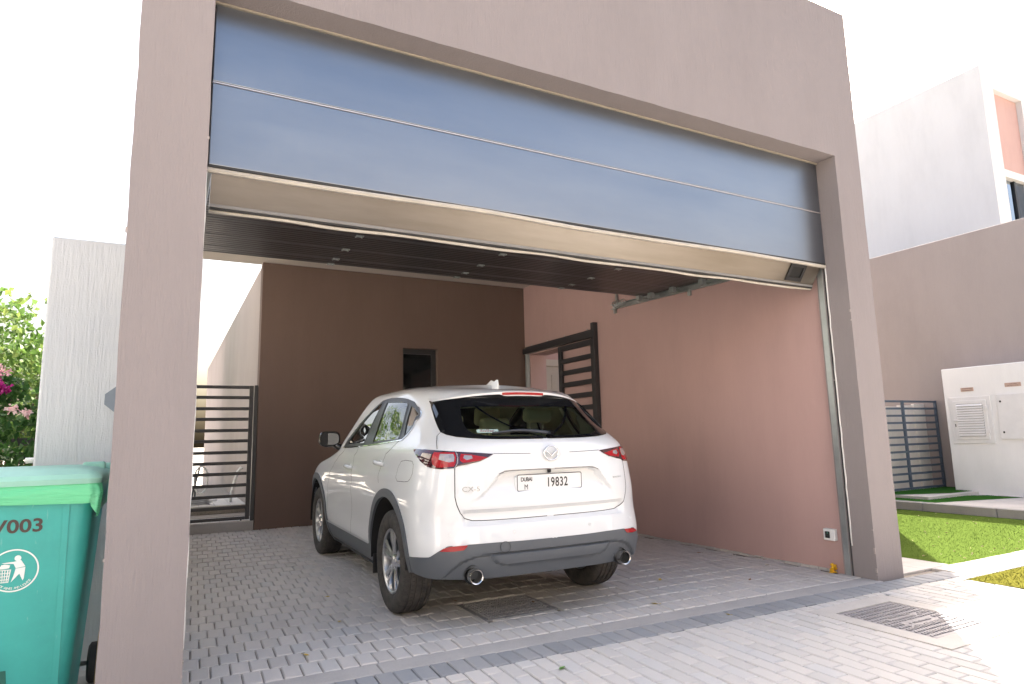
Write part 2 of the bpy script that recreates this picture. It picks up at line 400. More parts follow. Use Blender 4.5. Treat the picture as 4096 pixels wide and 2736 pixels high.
def grass_mat(name, c0, c1):
    m = mat(name, c0, 1, spec=0); at = N(m, 'ShaderNodeAttribute', attribute_name='tint')
    L(m, ramp(m, at.outputs['Fac'], [(0, c0), (1, c1)]), bs(m).inputs['Base Color'])
    q = pos(m); k = noise(m, q, 70, 4, .7); k2 = noise(m, q, 2.5, 4, .6); c = ramp(m, math_(m, 'ADD', math_(m, 'MULTIPLY', k, .6), math_(m, 'MULTIPLY', k2, .4)), [(.3, c0), (.7, c1)]); c = mix(m, .35, c, ramp(m, at.outputs['Fac'], [(0, c0), (1, c1)])); L(m, c, bs(m).inputs['Base Color'])
    g = N(m, 'ShaderNodeNewGeometry'); v = N(m, 'ShaderNodeVectorMath', operation='MULTIPLY_ADD'); v.inputs[1].default_value = (.22, .22, .22); v.inputs[2].default_value = (0, 0, .8); L(m, g.outputs['Normal'], v.inputs[0]); w = N(m, 'ShaderNodeVectorMath', operation='NORMALIZE'); L(m, v.outputs[0], w.inputs[0]); L(m, w.outputs[0], bs(m).inputs['Normal']); return m
M_turf = grass_mat('artificial_turf_blade', (.072, .112, .022), (.096, .140, .031)); M_turf_y = grass_mat('yellowing_grass_blade', (.105, .102, .018), (.135, .128, .028))
M_turf_shade = grass_mat('shade_toned_turf_blade', (.045, .14, .028), (.07, .19, .04))  # lawn turf with the boundary wall's shade put into its green
def turf(name, label, poly, z, m, dens, h):
    """dense upright blades over a backing mat, one object"""
    V, F_, T = [], [], []
    xs = [p[0] for p in poly]; ysp = [p[1] for p in poly]; x0, x1, y0, y1 = min(xs), max(xs), min(ysp), max(ysp)
    V += [(p[0], p[1], z) for p in poly]; F_.append(tuple(range(len(poly)))); T.append(.5)
    n = int((x1 - x0) * (y1 - y0) * dens); R = RNG.random((n, 6))
    def inside(x, y):
        c = False; j = len(poly) - 1
        for i in range(len(poly)):
            if (poly[i][1] > y) != (poly[j][1] > y) and x < (poly[j][0] - poly[i][0]) * (y - poly[i][1]) / (poly[j][1] - poly[i][1]) + poly[i][0]: c = not c
            j = i
        return c
    for r in R:
        x = x0 + r[0] * (x1 - x0); y = y0 + r[1] * (y1 - y0)
        if not inside(x, y): continue
        a = r[2] * 6.283; w = .0015 + .002 * r[5]; hh = h * (.5 + r[3]); lx, ly = (r[4] - .5) * hh * 1.3, (r[5] - .5) * hh * 1.3; b = len(V)
        V += [(x - w * math.cos(a), y - w * math.sin(a), z), (x + w * math.cos(a), y + w * math.sin(a), z), (x + lx, y + ly, z + hh)]; F_.append((b, b + 1, b + 2)); T.append(r[3])
    me = bpy.data.meshes.new(name); me.from_pydata(V, [], F_); a = me.attributes.new('tint', 'FLOAT', 'FACE'); a.data.foreach_set('value', T)
    return tag(mesh_obj(name, me, m), label, 'grass', kind='stuff')
turf('lawn', 'bright green artificial lawn between the path and the kerb', [(1.105, .035), (4.86, .035), (4.86, 3.4), (1.105, 3.4)], .0, M_turf, 2600, .008)
turf('lawn', 'small patch of yellowing grass at the right edge in front of the path', [(.605, -.35), (3.2, -.35), (3.2, -.76), (.63, -.76)], .0, M_turf_y, 4000, .010)
# raised terrace with kerb stones on the right
TZ = .115
tag(box('terrace', 4.98, 9.4, -3.5, 4.2, -.07, TZ - .004, M_conc_l), 'raised pale terrace behind the lawn on the right', kind='structure')
kb = empty('kerb', (4.92, 1.5, 0), 0, 'row of rough grey kerb stones edging the green lawn', 'kerb')
ky = 3.4
me = None
for i in range(7):
    bm = bmesh.new(); add_box(bm, -.06, .06, -.488, .488, -.1, TZ + .004, .008, 2)
    o = bm_obj('kerb_stone', bm, M_kerb, kb); o.location = (RNG.normal(0, .003), ky - .495 - i * .985 - 1.5, RNG.normal(0, .002)); o.rotation_euler = (0, 0, RNG.normal(0, .004))
turf('lawn', 'strip of artificial turf on the terrace by the slatted fence, green darkened for shade', [(6.2, 2.72), (7.42, 2.72), (7.42, 3.45), (5.4, 3.45), (5.4, 3.1)], TZ + .05, M_turf_shade, 4500, .010)
turf('lawn', 'tapering strip of turf along the top of the terrace, green darkened for shade', [(5.08, 3.4), (5.08, 2.35), (6.75, 1.95), (6.75, 2.45), (5.9, 3.0)], TZ, M_turf_shade, 4500, .010)
tag(box('upper_step', 5.4, 7.45, 2.62, 3.6, TZ - .01, TZ + .047, M_conc_l, bev=.006), 'low concrete step carrying the upper turf', kind='structure')
# ------------------------------------------------------------------ garage building
H, TOP, XL, XLO, XR = 3.681, 5.18, -5.091, -5.424, .347
gb = empty('garage_building', (-2.5, 0, 0), 0, 'taupe rendered garage building with a wide open bay and flat parapet', 'garage')
def gpart(name, bm, m, **k):
    bmesh.ops.translate(bm, verts=bm.verts, vec=(2.5, 0, 0)); return bm_obj(name, bm, m, gb, **k)
def gbox(name, x0, x1, y0, y1, z0, z1, m, bev=0, seg=1):
    bm = bmesh.new(); add_box(bm, x0, x1, y0, y1, z0, z1, bev, seg); return gpart(name, bm, m)
bm = bmesh.new()
# portal frame outline (x,z), slightly wavy hand-finished arrises
def wob(a, b, n, amp):
    out = []
    for i in range(n):
        t = i / n; p = Vector(a).lerp(Vector(b), t); d = (Vector(b) - Vector(a)).normalized(); q = Vector((-d.y, d.x))
        w = 0 if i == 0 else amp * math.sin(i * 2.13 + a[0]) * math.sin(i * .77 + a[1])
        out.append((p.x + q.x * w, p.y + q.y * w))
    return out
ol = wob((XLO, -.06), (XL, -.06), 1, 0) + wob((XL, -.06), (XL, H), 26, .0022) + wob((XL, H), (0, H), 36, .003) + wob((0, H), (0, -.06), 26, .0022) + wob((0, -.06), (XR, -.06), 1, 0) + wob((XR, -.06), (XR, TOP), 30, .003) + wob((XR, TOP), (XLO, TOP), 30, .003) + wob((XLO, TOP), (XLO, -.06), 30, .003)
add_prism(bm, ol, 0, .30, lambda a, b, d: Vector((a, d, b)))
es = [e for e in bm.edges if len(e.link_faces) == 2 and e.calc_face_angle(0) > 1.2 and all(abs(v.co.y) < 1e-4 for v in e.verts)]
bmesh.ops.bevel(bm, geom=es, offset=.010, segments=2, affect='EDGES')
bmesh.ops.triangulate(bm, faces=[f for f in bm.faces if len(f.verts) > 4])
gpart('portal_frame', bm, M_taupe)
gbox('roof_slab', XLO, XR, .302, 6.05, 3.75, 4.0, M_ceil)
gbox('parapet', XR - .2, XR, .302, 6.05, 4.002, TOP - .003, M_taupe); gbox('parapet', XLO, XLO + .2, .302, 6.05, 4.002, TOP - .003, M_taupe); gbox('parapet', XLO + .202, XR - .202, 5.85, 6.05, 4.002, TOP - .003, M_taupe)
# right wall with an opening for the sliding gate
xs = .047
gbox('right_wall', xs, XR, .302, 4.74, -.06, 3.748, M_pink); gbox('right_wall', xs, XR, 5.72, 5.898, -.06, 3.748, M_pink); gbox('wall_lintel', xs, XR, 4.742, 5.718, 2.58, 3.748, M_pink)
# back wall with a dark doorway
bx0, bx1, bz = -2.09, -1.52, 2.63
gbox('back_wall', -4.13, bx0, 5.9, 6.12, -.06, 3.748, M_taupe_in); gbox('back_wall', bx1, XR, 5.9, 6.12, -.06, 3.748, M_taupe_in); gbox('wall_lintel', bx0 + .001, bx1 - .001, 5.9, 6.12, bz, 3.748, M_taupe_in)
gbox('rear_column', XLO, XLO + .22, 5.68, 6.0, -.06, 3.748, M_taupe, .01)
# mortar fillet along the foot of the right wall
bm = bmesh.new()
for i in range(58):
    y = .40 + i * .09; w = .012 + .016 * RNG.random(); add_box(bm, xs - w, xs + .002, y, y + .086, -.01, floor_z(y) + .006 + .01 * RNG.random())
gpart('mortar_fillet', bm, M_conc_l)
# chipped arrises: pale plaster showing along the pillar and column edges
bm = bmesh.new()
for (x, zs) in ((.0, (.03, .42)), (XL, (.02, .3)), (.0, (1.2, 3.0)), (XL, (1.0, 3.2)), (XLO, (.1, 3.0))):
    for _ in range(7 if zs[1] < .5 else 2):
        z = RNG.uniform(*zs); s = RNG.uniform(.003, .009); add_box(bm, x - s * .6, x + s * .6, -.0015, .012, z, z + s * RNG.uniform(1.2, 3.5))
tag(gpart('plaster_chip', bm, M_taupe2), kind='stuff')
# fascia panels over the door opening
for i, (z0, z1) in enumerate(((3.207, 3.668), (2.722, 3.193))):
    bm = bmesh.new(); nx = 40
    gbox('fascia_panel', XL + .012, -.012, .188, .225, z0, z1, M_fascia, .004, 2)
gbox('fascia_channel', XL + .012, -.012, .206, .23, 3.190, 3.211, M_seal_d); gbox('fascia_highlight', XL + .012, -.012, .186, .204, 3.1955, 3.2025, mat('pale_highlight_line', (.62, .58, .58), .35, metal=.6))  # pale strip stands in for the highlight along the panel groove
gbox('fascia_head_trim', XL + .004, -.004, .176, .20, 3.669, 3.679, mat('brass_head_trim', (.46, .41, .33), .4, metal=.4)); gbox('fascia_head_gap', XL + .01, -.01, .205, .226, 3.666, 3.680, M_seal_d)
gbox('fascia_backing', XL + .001, .045, .24, .262, 2.72, 3.748, M_section)
# wavy cream bottom seal under the fascia
def ribbon_seal(name, y, z, th, amp, m, ysag=.012):
    bm = bmesh.new(); rows = []
    for i in range(91):
        x = XL + .01 + (-.02 - XL) * i / 90
        w = amp * (math.sin(x * 3.1) * .6 + math.sin(x * 5.3 + 1) * .4) * math.sin(math.pi * i / 90); yo = ysag * math.sin(x * 2.4 + .5)
        rows.append([bm.verts.new((x, y + yo - .010, z + w)), bm.verts.new((x, y + yo - .014, z - th * .5 + w)), bm.verts.new((x, y + yo - .006, z - th + w)), bm.verts.new((x, y + yo + .014, z - th + w)), bm.verts.new((x, y + yo + .014, z + w))])
    for a, b in zip(rows, rows[1:]):
        for k in range(5): bm.faces.new((a[k], a[(k + 1) % 5], b[(k + 1) % 5], b[k]))
    return gpart(name, bm, m, smooth=False)
ribbon_seal('cream_seal', .192, 2.706, .024, .005, M_seal)
gbox('black_seal', XL + .01, -.012, .187, .22, 2.708, 2.7215, M_seal_d); 
# steel vertical tracks with white sealant bead at the reveals
for sx, x0 in ((1, .0), (-1, XL)):
    bm = bmesh.new(); s = sx
    add_box(bm, min(x0 + s * .002, x0 + s * .046), max(x0 + s * .002, x0 + s * .046), .225, .235, 0, 2.70)
    add_box(bm, min(x0 - s * .004, x0 + s * .006), max(x0 - s * .004, x0 + s * .006), .236, .285, 0, 2.70)
    gpart('vertical_track', bm, M_rail)
    bm = bmesh.new(); add_box(bm, min(x0 - s * .002, x0 + s * .05), max(x0 - s * .002, x0 + s * .05), .21, .224, 0, 2.69); gpart('track_rubber', bm, M_seal_d)
    bm = bmesh.new(); add_tube(bm, [(x0 - s * (.004 + .002 * math.sin(i * 1.7)), .200 + .002 * math.sin(i * 2.9), .25 + i * .0945) for i in range(27)], .006, 6); gpart('sealant_bead', bm, M_trim_w, smooth=True)

# ------------------------------------------------------------------ sectional door, open overhead
sd = empty('sectional_door', (-2.545, 1.5, 2.5), 0, 'open sectional garage door hanging under the ceiling with dark ribbed underside', 'garage door')
def dpart(name, bm, m, parent=sd, **k):
    if parent is sd: bmesh.ops.translate(bm, verts=bm.verts, vec=(2.545, -1.5, -2.5))
    return bm_obj(name, bm, m, parent, **k)
bm = bmesh.new()   # bottom section, tilted in the track
A0, A1 = Vector((0, .222, 2.70)), Vector((0, .340, 2.525)); dn = (A1 - A0).normalized(); nn = Vector((0, dn.z, -dn.y)) * -1
n1 = Vector((0, -abs(nn.y), -abs(nn.z)))
V = []
for x in (XL + .03, -.03):
    V.append([bm.verts.new(Vector((x, 0, 0)) + q) for q in (A0, A1, A1 - n1 * .04, A0 - n1 * .04)])
for k in range(4): bm.faces.new((V[0][k], V[0][(k + 1) % 4], V[1][(k + 1) % 4], V[1][k]))
bm.faces.new(V[0]); bm.faces.new(V[1][::-1])
dpart('bottom_section', bm, M_band)
def edge_bar(name, t, out, r, m):
    bm = bmesh.new(); q = A0.lerp(A1, t) + n1 * out; add_box(bm, XL + .03, -.03, q.y - r[0], q.y + r[0], q.z - r[1], q.z + r[1], .003); dpart(name, bm, m)
edge_bar('edge_profile', .90, .004, (.004, .010), painted('dull_grey_profile', (.22, .215, .21), .6)); edge_bar('edge_groove', .985, .002, (.008, .006), M_seal_d)
bm = bmesh.new()
q = A1 + Vector((0, .012, -.012))
add_tube(bm, [(XL + .03 + (-.06 - XL) * i / 60, q.y + .004 * math.sin(i * .9), q.z + .004 * math.sin(i * .55)) for i in range(61)], .011, 8); dpart('bottom_seal', bm, M_seal, smooth=True)
bm = bmesh.new()  # recessed black hand grip
c = A0.lerp(A1, .35)
for (u0, u1, w0, w1) in ((-.42, -.22, .0, .16), (-.42, -.22, .62, .78), (-.42, -.39, .16, .62), (-.25, -.22, .16, .62)):
    a, b = A0.lerp(A1, w0), A0.lerp(A1, w1)
    vs = [bm.verts.new(Vector((x, 0, 0)) + p_ + n1 * o_) for x in (u0, u1) for p_ in (a, b) for o_ in (0, .012)]
    bmesh.ops.convex_hull(bm, input=vs)
hg = dpart('hand_grip', bm, M_black)
bm = bmesh.new(); a, b = A0.lerp(A1, .14), A0.lerp(A1, .64); vs = [bm.verts.new(Vector((x, 0, 0)) + p_ + n1 * .002) for x in (-.40, -.24) for p_ in (a, b)]; bm.faces.new((vs[0], vs[1], vs[3], vs[2])); dpart('grip_recess', bm, M_dark)
# overhead sections with ribs
rows_y = [.62, 1.12, 1.61, 2.08, 2.46, 2.68]
def dz(y): return 2.86 + .035 * (y - .6)
for i in range(len(rows_y) - 1):
    y0, y1 = rows_y[i] + .003, rows_y[i + 1] - .003; bm = bmesh.new()
    x0, x1 = XL + .05, -.05; prof = []; nr = max(3, int((y1 - y0) / .055))
    for k in range(nr):
        a = y0 + (y1 - y0) * k / nr; b = y0 + (y1 - y0) * (k + 1) / nr
        prof += [(a, dz(a) + .004), (a + .006, dz(a)), (b - .006, dz(b)), (b, dz(b) + .004)]
    prof += [(y1, dz(y1) + .04), (y0, dz(y0) + .04)]
    add_prism(bm, prof, x0, x1, lambda a, b, d: Vector((d, a, b)))
    bmesh.ops.triangulate(bm, faces=[f for f in bm.faces if len(f.verts) > 4])
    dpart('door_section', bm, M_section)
    bm = bmesh.new(); add_box(bm, x0, x1, y1 - .006, y1 + .012, dz(y1) - .002, dz(y1) + .001); dpart('section_joint', bm, mat('grey_joint_strip', (.09, .09, .095), .4))
for yy in rows_y[2:]:
    for xx in (-3.89, -2.57, -1.26):
        bm = bmesh.new(); z = dz(yy) - .002
        add_box(bm, xx - .030, xx + .030, yy - .028, yy + .0, z - .004, z, .001); add_box(bm, xx - .022, xx + .022, yy - .008, yy + .016, z - .009, z - .003, .002)
        for s in (-.026, .026): add_box(bm, xx + s - .005, xx + s + .005, yy - .036, yy + .022, z - .012, z - .003, .002)
        dpart('hinge', bm, M_rail)
for s, xw in ((1, xs - .03), (-1, XL + .02)):
    bm = bmesh.new(); y0, y1 = .5, (3.42 if s > 0 else 2.5)
    for (o, w) in ((-.03, .006), (.03, .006)):
        bmv = add_box(bm, xw - .02, xw + .02, y0, y1, o - w / 2, o + w / 2)
    add_box(bm, xw + s * .016, xw + s * .022, y0, y1, -.03, .03)
    for v in bm.verts: v.co.z += dz(v.co.y) - .02
    dpart('horizontal_track', bm, M_rail)
    bm = bmesh.new()
    for yy in rows_y[1:]:
        z = dz(yy) - .015; add_box(bm, xw - s * .13 - .03, xw - s * .13 + .03, yy - .03, yy + .03, z - .05, z + .02, .003); add_tube(bm, [(xw - s * .12, yy, z - .01), (xw, yy, z - .01)], .007, 8)
    if s > 0: dpart('roller_bracket', bm, M_rail)
    else: bm.free()
    bm = bmesh.new()
    for yy in ((1.95, 3.35) if s > 0 else (1.95,)): add_box(bm, xw - .012, xw + .018, yy - .02, yy + .02, dz(yy) - .11, dz(yy) - .03, .002); 
    for yy in ((.9, 3.3) if s > 0 else (.9, 2.4)): add_box(bm, xw - .012, xw + .012, yy - .015, yy + .015, dz(yy) + .0, 3.748)
    dpart('track_hanger', bm, M_rail)
    bm = bmesh.new(); pts = [(xw - s * (.1 + .035 * math.cos(i * .9)), 3.02 + i * .006, dz(3) - .01 + .035 * math.sin(i * .9)) for i in range(40)]; add_tube(bm, pts, .005, 6); (dpart('cable_spring', bm, M_rail, smooth=True) if s > 0 else bm.free())

# ------------------------------------------------------------------ doors, gates and walls seen in and behind the bay
M_frame_d = painted('dark_aluminium_frame', (.022, .022, .024), .4)
M_glass_d = mat('dark_door_glass', (.010, .012, .013), .05, spec=.5)
rd = empty('back_door', ((bx0 + bx1) / 2, 6.02, .1), 0, 'dark glazed door in the brown back wall behind the car', 'door')
w2 = (bx1 - bx0) / 2
bm = bmesh.new(); add_box(bm, -w2 + .002, -w2 + .04, -.03, .03, 0, 2.525); add_box(bm, w2 - .075, w2 - .002, -.03, .03, 0, 2.525); add_box(bm, -w2 + .0405, w2 - .0755, -.03, .03, 2.45, 2.525); bm_obj('frame', bm, M_frame_d, rd)
bm = bmesh.new(); add_box(bm, -w2 + .041, w2 - .076, -.006, .006, 0, 2.449); bm_obj('pane', bm, M_glass_d, rd)
bm = bmesh.new(); add_box(bm, -w2 + .041, w2 - .076, -.012, .012, 1.02, 1.10); bm_obj('mid_rail', bm, M_frame_d, rd)
# sliding slat gate on the right wall
sg = empty('sliding_gate', (0, 4.8, .1), 0, 'charcoal slatted sliding gate on the pink right wall behind the car', 'gate')
def spart(name, x0, x1, y0, y1, z0, z1, m=M_slat, bev=.003):
    bm = bmesh.new(); add_box(bm, x0, x1, y0 - 4.8, y1 - 4.8, z0 - .1, z1 - .1, bev); return bm_obj(name, bm, m, sg)
gx = xs - .002
spart('head_rail', gx - .07, gx, 3.84, 5.85, 2.60, 2.69); spart('head_channel', gx - .03, gx - .002, 3.86, 5.84, 2.695, 2.72)
spart('end_post', gx - .075, gx - .001, 3.80, 3.87, .09, 2.80)
spart('jamb_post', gx - .055, gx - .001, 5.74, 5.80, .09, 2.598, mat('grey_jamb_paint', (.30, .31, .31), .5))
spart('panel_stile', gx - .055, gx - .012, 4.70, 4.775, .14, 2.58); spart('panel_stile', gx - .055, gx - .012, 3.88, 3.92, .14, 2.58)
spart('panel_top_rail', gx - .054, gx - .013, 3.921, 4.699, 2.50, 2.58)
for k in range(13):
    z = 2.31 - k * .178; spart('slat', gx - .052, gx - .014, 3.921, 4.699, z, z + .068, M_slat, .002)
for yy in (4.0, 4.6, 5.1, 5.6):
    bm = bmesh.new(); add_tube(bm, [(gx - .04, yy - 4.8, 2.622), (gx - .04, yy - 4.8, 2.634)], .008, 6); bm_obj('bolt', bm, M_rail, sg)
# villa wall with a cream door seen through the opening
vw = empty('villa_wall', (1.4, 6.6, 0), 0, 'dusky pink villa wall seen through the side opening of the garage', 'wall')
bm = bmesh.new(); add_box(bm, -1.05, 1.6, -.1, .1, -.06, 5.0); bm_obj('wall', bm, M_pink, vw)
cd = empty('side_door', (1.28, 6.49, 0), 0, 'cream panelled door in a cream frame seen through the side opening', 'door')
M_cream = painted('cream_door_paint', (.46, .42, .36), .45, var=.05)
bm = bmesh.new(); add_box(bm, -.62, -.50, -.05, 0, 0, 2.62, .004); add_box(bm, .5, .62, -.05, 0, 0, 2.62, .004); add_box(bm, -.499, .499, -.05, 0, 2.50, 2.62, .004); bm_obj('frame', bm, M_cream, cd)
bm = bmesh.new(); add_box(bm, -.498, .498, -.02, .0, 0.01, 2.498); bm_obj('leaf', bm, M_cream, cd)
bm = bmesh.new()
for (z0, z1) in ((.15, 1.05), (1.2, 2.35)): add_box(bm, -.38, .38, -.03, -.019, z0, z1, .008)
bm_obj('panel', bm, M_cream, cd)
# passage on the left: receding wall, step, tiles, slatted gate
pw = empty('passage_wall', (-4.03, 11, 0), 0, 'long taupe wall running back from the garage behind the slatted gate', 'wall')
bm = bmesh.new(); add_box(bm, -.10, .10, -4.87, 9, -.06, 3.72); bm_obj('wall', bm, M_tan, pw)
st = tag(box('passage_step', -5.4, -4.135, 5.93, 6.55, -.05, .215, M_conc, bev=.006), 'low concrete step under the slatted gate', kind='structure')
pt = tag(box('passage_floor', -7, -4.135, 6.552, 6.98, -.05, .235, M_sand), 'tiled passage floor behind the gate', kind='structure')
for i in range(6):
    for j in range(3):
        box('floor_tile', -5.38 + i * .21, -5.38 + i * .21 + .204, 5.95 + j * .2, 5.95 + j * .2 + .196, .2155, .228, M_tile, st, .002)
ps = tag(box('passage_upper_step', -7, -4.135, 6.985, 12, -.05, .34, M_sand), 'second tiled step in the passage', kind='structure')
for i in range(6):
    for j in range(6):
        box('floor_tile', -5.38 + i * .21, -5.38 + i * .21 + .204, 6.99 + j * .3, 6.99 + j * .3 + .296, .3405, .353, M_tile, ps, .002)
lg = empty('slatted_gate', (-4.75, 5.965, .2), 0, 'charcoal gate of horizontal bars closing the passage left of the back wall', 'gate')
def lpart(name, x0, x1, z0, z1, d=.02): 
    bm = bmesh.new(); add_box(bm, x0 + 4.75, x1 + 4.75, -d, d, z0 - .2, z1 - .2, .003); return bm_obj(name, bm, M_slat, lg)
for z in (1.99, 1.85, 1.70, 1.56, 1.41, 1.27, 1.12, .98, .84, .69, .55, .40, .26): lpart('bar', -5.33, -4.243, z - .021, z + .021, .012)
lpart('stile', -4.242, -4.19, .24, 2.012); lpart('stile', -5.385, -5.331, .24, 2.012); lpart('gate_post', -4.18, -4.135, .22, 2.018, .03)
bm = bmesh.new(); add_tube(bm, [(-4.29 + 4.75, 0, .02), (-4.29 + 4.75, 0, .06)], .010, 8); bm_obj('drop_bolt', bm, M_slat, lg)
# clutter behind the gate: white tubular frames and a coil of hose
def tube_thing(name, label, cat, pts, r, m, n=8):
    q = pts[0]; o = None; bm = bmesh.new(); add_tube(bm, [Vector(p) - Vector(q) for p in pts], r, n); o = bm_obj(name, bm, m, None, True); o.location = q; return tag(o, label, cat)
M_wpipe = painted('white_plastic_pipe', (.66, .66, .64), .4)
tube_thing('bent_pipe', 'bent pale pipe arching up behind the gate beside its post', 'pipe', [(-4.30, 7.5, .355), (-4.29, 7.5, .5), (-4.25, 7.5, .68), (-4.21, 7.5, .81), (-4.17, 7.5, .86), (-4.145, 7.5, .84)], .022, M_wpipe)
fr = empty('folded_frame', (-4.75, 7.35, .353), 0, 'folded white tubular frame lying in the passage behind the gate', 'frame')
bm = bmesh.new(); add_tube(bm, [(.02 + .10 * math.cos(a) * .9, .02 * math.cos(a), .36 + .20 * math.sin(a)) for a in [k * 2 * math.pi / 28 for k in range(28)]], .013, 8, closed=True); bm_obj('hoop', bm, M_wpipe, fr, True)
for a, b in (((-.12, 0, .0), (.0, 0, .55)), ((-.05, .05, 0), (-.05, .05, .5)), ((-.2, -.05, .02), (.25, -.05, .06)), ((-.15, .02, .10), (.18, -.02, .03)), ((-.2, -.12, .015), (.1, -.1, .10))):
    bm = bmesh.new(); add_tube(bm, [a, Vector(a).lerp(Vector(b), .5), b], .012, 8); bm_obj('tube', bm, M_wpipe if a[2] else M_slat, fr, True)
hs = bmesh.new(); add_tube(hs, [(-.05 + (.16 + .02 * math.sin(i * .37)) * math.cos(i * .4), -.02 + .12 * math.sin(i * .4), .02 + i * .0016) for i in range(60)], .011, 6)
o = bm_obj('hose', hs, painted('grey_hose', (.35, .35, .36), .5), None, True); o.location = (-4.72, 7.08, .353); tag(o, 'coil of grey hose on the tiles behind the gate', 'hose')
# slatted side fence along the open left side of the bay
sf = empty('side_fence', (-5.30, 3.1, 0), 0, 'charcoal slatted fence along the open left side of the garage', 'fence')
for z in [.25 + .145 * k for k in range(13)]:
    bm = bmesh.new(); add_box(bm, -.012, .012, -2.45, 2.5, z - .03, z + .03, .002); bm_obj('slat', bm, M_slat, sf)
for yy in (-2.45, -.8, .85, 2.5):
    bm = bmesh.new(); add_box(bm, -.03, .03, yy - .03, yy + .03, -.02, 2.06, .003); bm_obj('post', bm, M_slat, sf)
# white wall behind the bin with a grey hexagonal plate and a pipe stub
ww = empty('white_wall', (-5.62, 1.12, 0), 0, 'rough white rendered wall standing left of the taupe column behind the bin', 'wall')
bm = bmesh.new(); add_box(bm, -.24, .22, -.10, .10, -.06, 2.462, .012, 2); bm_obj('wall', bm, M_white, ww)
hp = bmesh.new(); add_prism(hp, [(-.062, .03), (-.01, .075), (.05, .075), (.09, .03), (.09, -.03), (.05, -.075), (-.01, -.075), (-.062, -.03)], 0, .012, lambda a, b, d: Vector((a, -d, b)))
o = bm_obj('number_plate_sign', hp, painted('grey_sign_plate', (.17, .21, .26), .4)); o.location = (-5.478, 1.019, 1.503); tag(o, 'blue grey hexagonal plate on the white wall half hidden by the column', 'sign')
o = tube_thing('pipe_stub', 'short white pipe stub sticking out past the edge of the white wall', 'pipe', [(-5.90, 1.06, 1.16), (-5.845, 1.06, 1.16)], .016, M_wpipe, 12)
# ------------------------------------------------------------------ right-hand neighbours
bw = empty('boundary_wall', (7.62, 2, 0), 0, 'tall taupe boundary wall on the right behind the white meter wall', 'wall')
bm = bmesh.new(); add_box(bm, -.12, .12, -8, 8, -.06, 4.74, .01); bm_obj('wall', bm, M_taupe2, bw)
cw = empty('meter_wall', (7.17, 0, TZ), 0, 'white rendered wall with louvred and plain meter doors on the right', 'wall')
bm = bmesh.new(); add_box(bm, -.32, .32, -6, 2.985, -.15, 2.135, .01); bm_obj('wall', bm, M_white2, cw)
bm = bmesh.new(); add_box(bm, -.34, .0, -6, 1.30, 2.137, 2.19, .008); bm_obj('coping', bm, M_white2, cw)
M_wmetal = painted('white_enamel', (.74, .74, .735), .4, var=.04)
def cwbox(name, y0, y1, z0, z1, d0, d1, m=M_wmetal, parent=None, bev=.003):
    bm = bmesh.new(); add_box(bm, -.32 - d1, -.32 - d0, y0, y1, z0 - TZ, z1 - TZ, bev); return bm_obj(name, bm, m, parent or cw)
ld = cwbox('louvre_door', 2.265, 2.91, .955, 1.742, .0, .018)
ldm = cwbox('door_leaf', 2.33, 2.845, 1.02, 1.68, .018, .03, parent=cw)
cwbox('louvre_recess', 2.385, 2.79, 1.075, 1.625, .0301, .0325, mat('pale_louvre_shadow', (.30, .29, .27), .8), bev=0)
for k in range(13):
    z = 1.085 + k * .0415; bm = bmesh.new(); R_ = Matrix.Translation((-.32 - .038, 0, z + .018 - TZ)) @ Matrix.Rotation(math.radians(32), 4, 'Y'); add_box(bm, -.004, .004, 2.385, 2.79, -.022, .022, .001, mtx=R_); bm_obj('louvre', bm, M_wmetal, cw)
for z in (1.13, 1.52): cwbox('hinge', 2.31, 2.37, z, z + .06, .03, .045)
cwbox('latch', 2.79, 2.86, 1.33, 1.36, .03, .05); cwbox('keyhole', 2.825, 2.84, 1.24, 1.29, .03, .034, M_black)
cwbox('plain_door', 1.30, 2.17, 1.025, 1.748, .0, .03)
for z in (1.12, 1.62): cwbox('lock', 2.10, 2.125, z, z + .03, .03, .04, M_black)
cwbox('handle', 1.66, 1.69, 1.56, 1.68, .03, .045, M_black)
M_plaq = mat('copper_plaque', (.50, .36, .29), .4); M_ink = mat('dark_engraving', (.10, .07, .07), .6)
cwbox('plaque', 2.50, 2.70, 1.835, 1.90, .0, .006, M_plaq, bev=.001); cwbox('plaque', 1.80, 2.03, 1.865, 1.93, .0, .006, M_plaq, bev=.001)
XM = Matrix(((0, 0, -1, 0), (-1, 0, 0, 0), (0, 1, 0, 0), (0, 0, 0, 1)))   # text on a -x facing surface
text_obj('lettering', 'ELECTRICAL METER', .018, Matrix.Translation((-.3268, 1.915, 1.876 - TZ)) @ XM, M_ink, cw, .0005, 'CENTER')
bm = bmesh.new()
for (z, n) in ((1.883, 9), (1.853, 12)):
    for k in range(n): add_box(bm, -.3275, -.3262, 2.52 + k * .16 / n, 2.52 + (k + .8) * .16 / n, z - TZ - .004, z - TZ + .004)
for k in range(8): add_box(bm, -.3275, -.3262, 1.86 + k * .013, 1.86 + k * .013 + .009, 1.905 - TZ, 1.905 - TZ + random.uniform(.004, .010))
bm_obj('engraved_line', bm, M_ink, cw)
ff = empty('terrace_fence', (6.2, 3.485, TZ + .05), 0, 'slate blue slatted fence standing on the terrace beside the boundary wall', 'fence')
def fbox(name, x0, x1, z0, z1, d=.012):
    bm = bmesh.new(); add_box(bm, x0 - 6.2, x1 - 6.2, -d, d, z0 - TZ - .05, z1 - TZ - .05, .002); return bm_obj(name, bm, M_slat_blue, ff)
for k in range(13):
    z = .185 + k * .1275; fbox('bar', 4.9, 7.43, z - .018, z + .018)
for x in (4.92, 6.43, 7.45): fbox('post', x - .022, x + .022, TZ + .05, 1.735, .02)
cb = empty('cream_wall', (6.2, 3.72, 0), 0, 'low cream boards stacked behind the slate blue fence', 'wall')
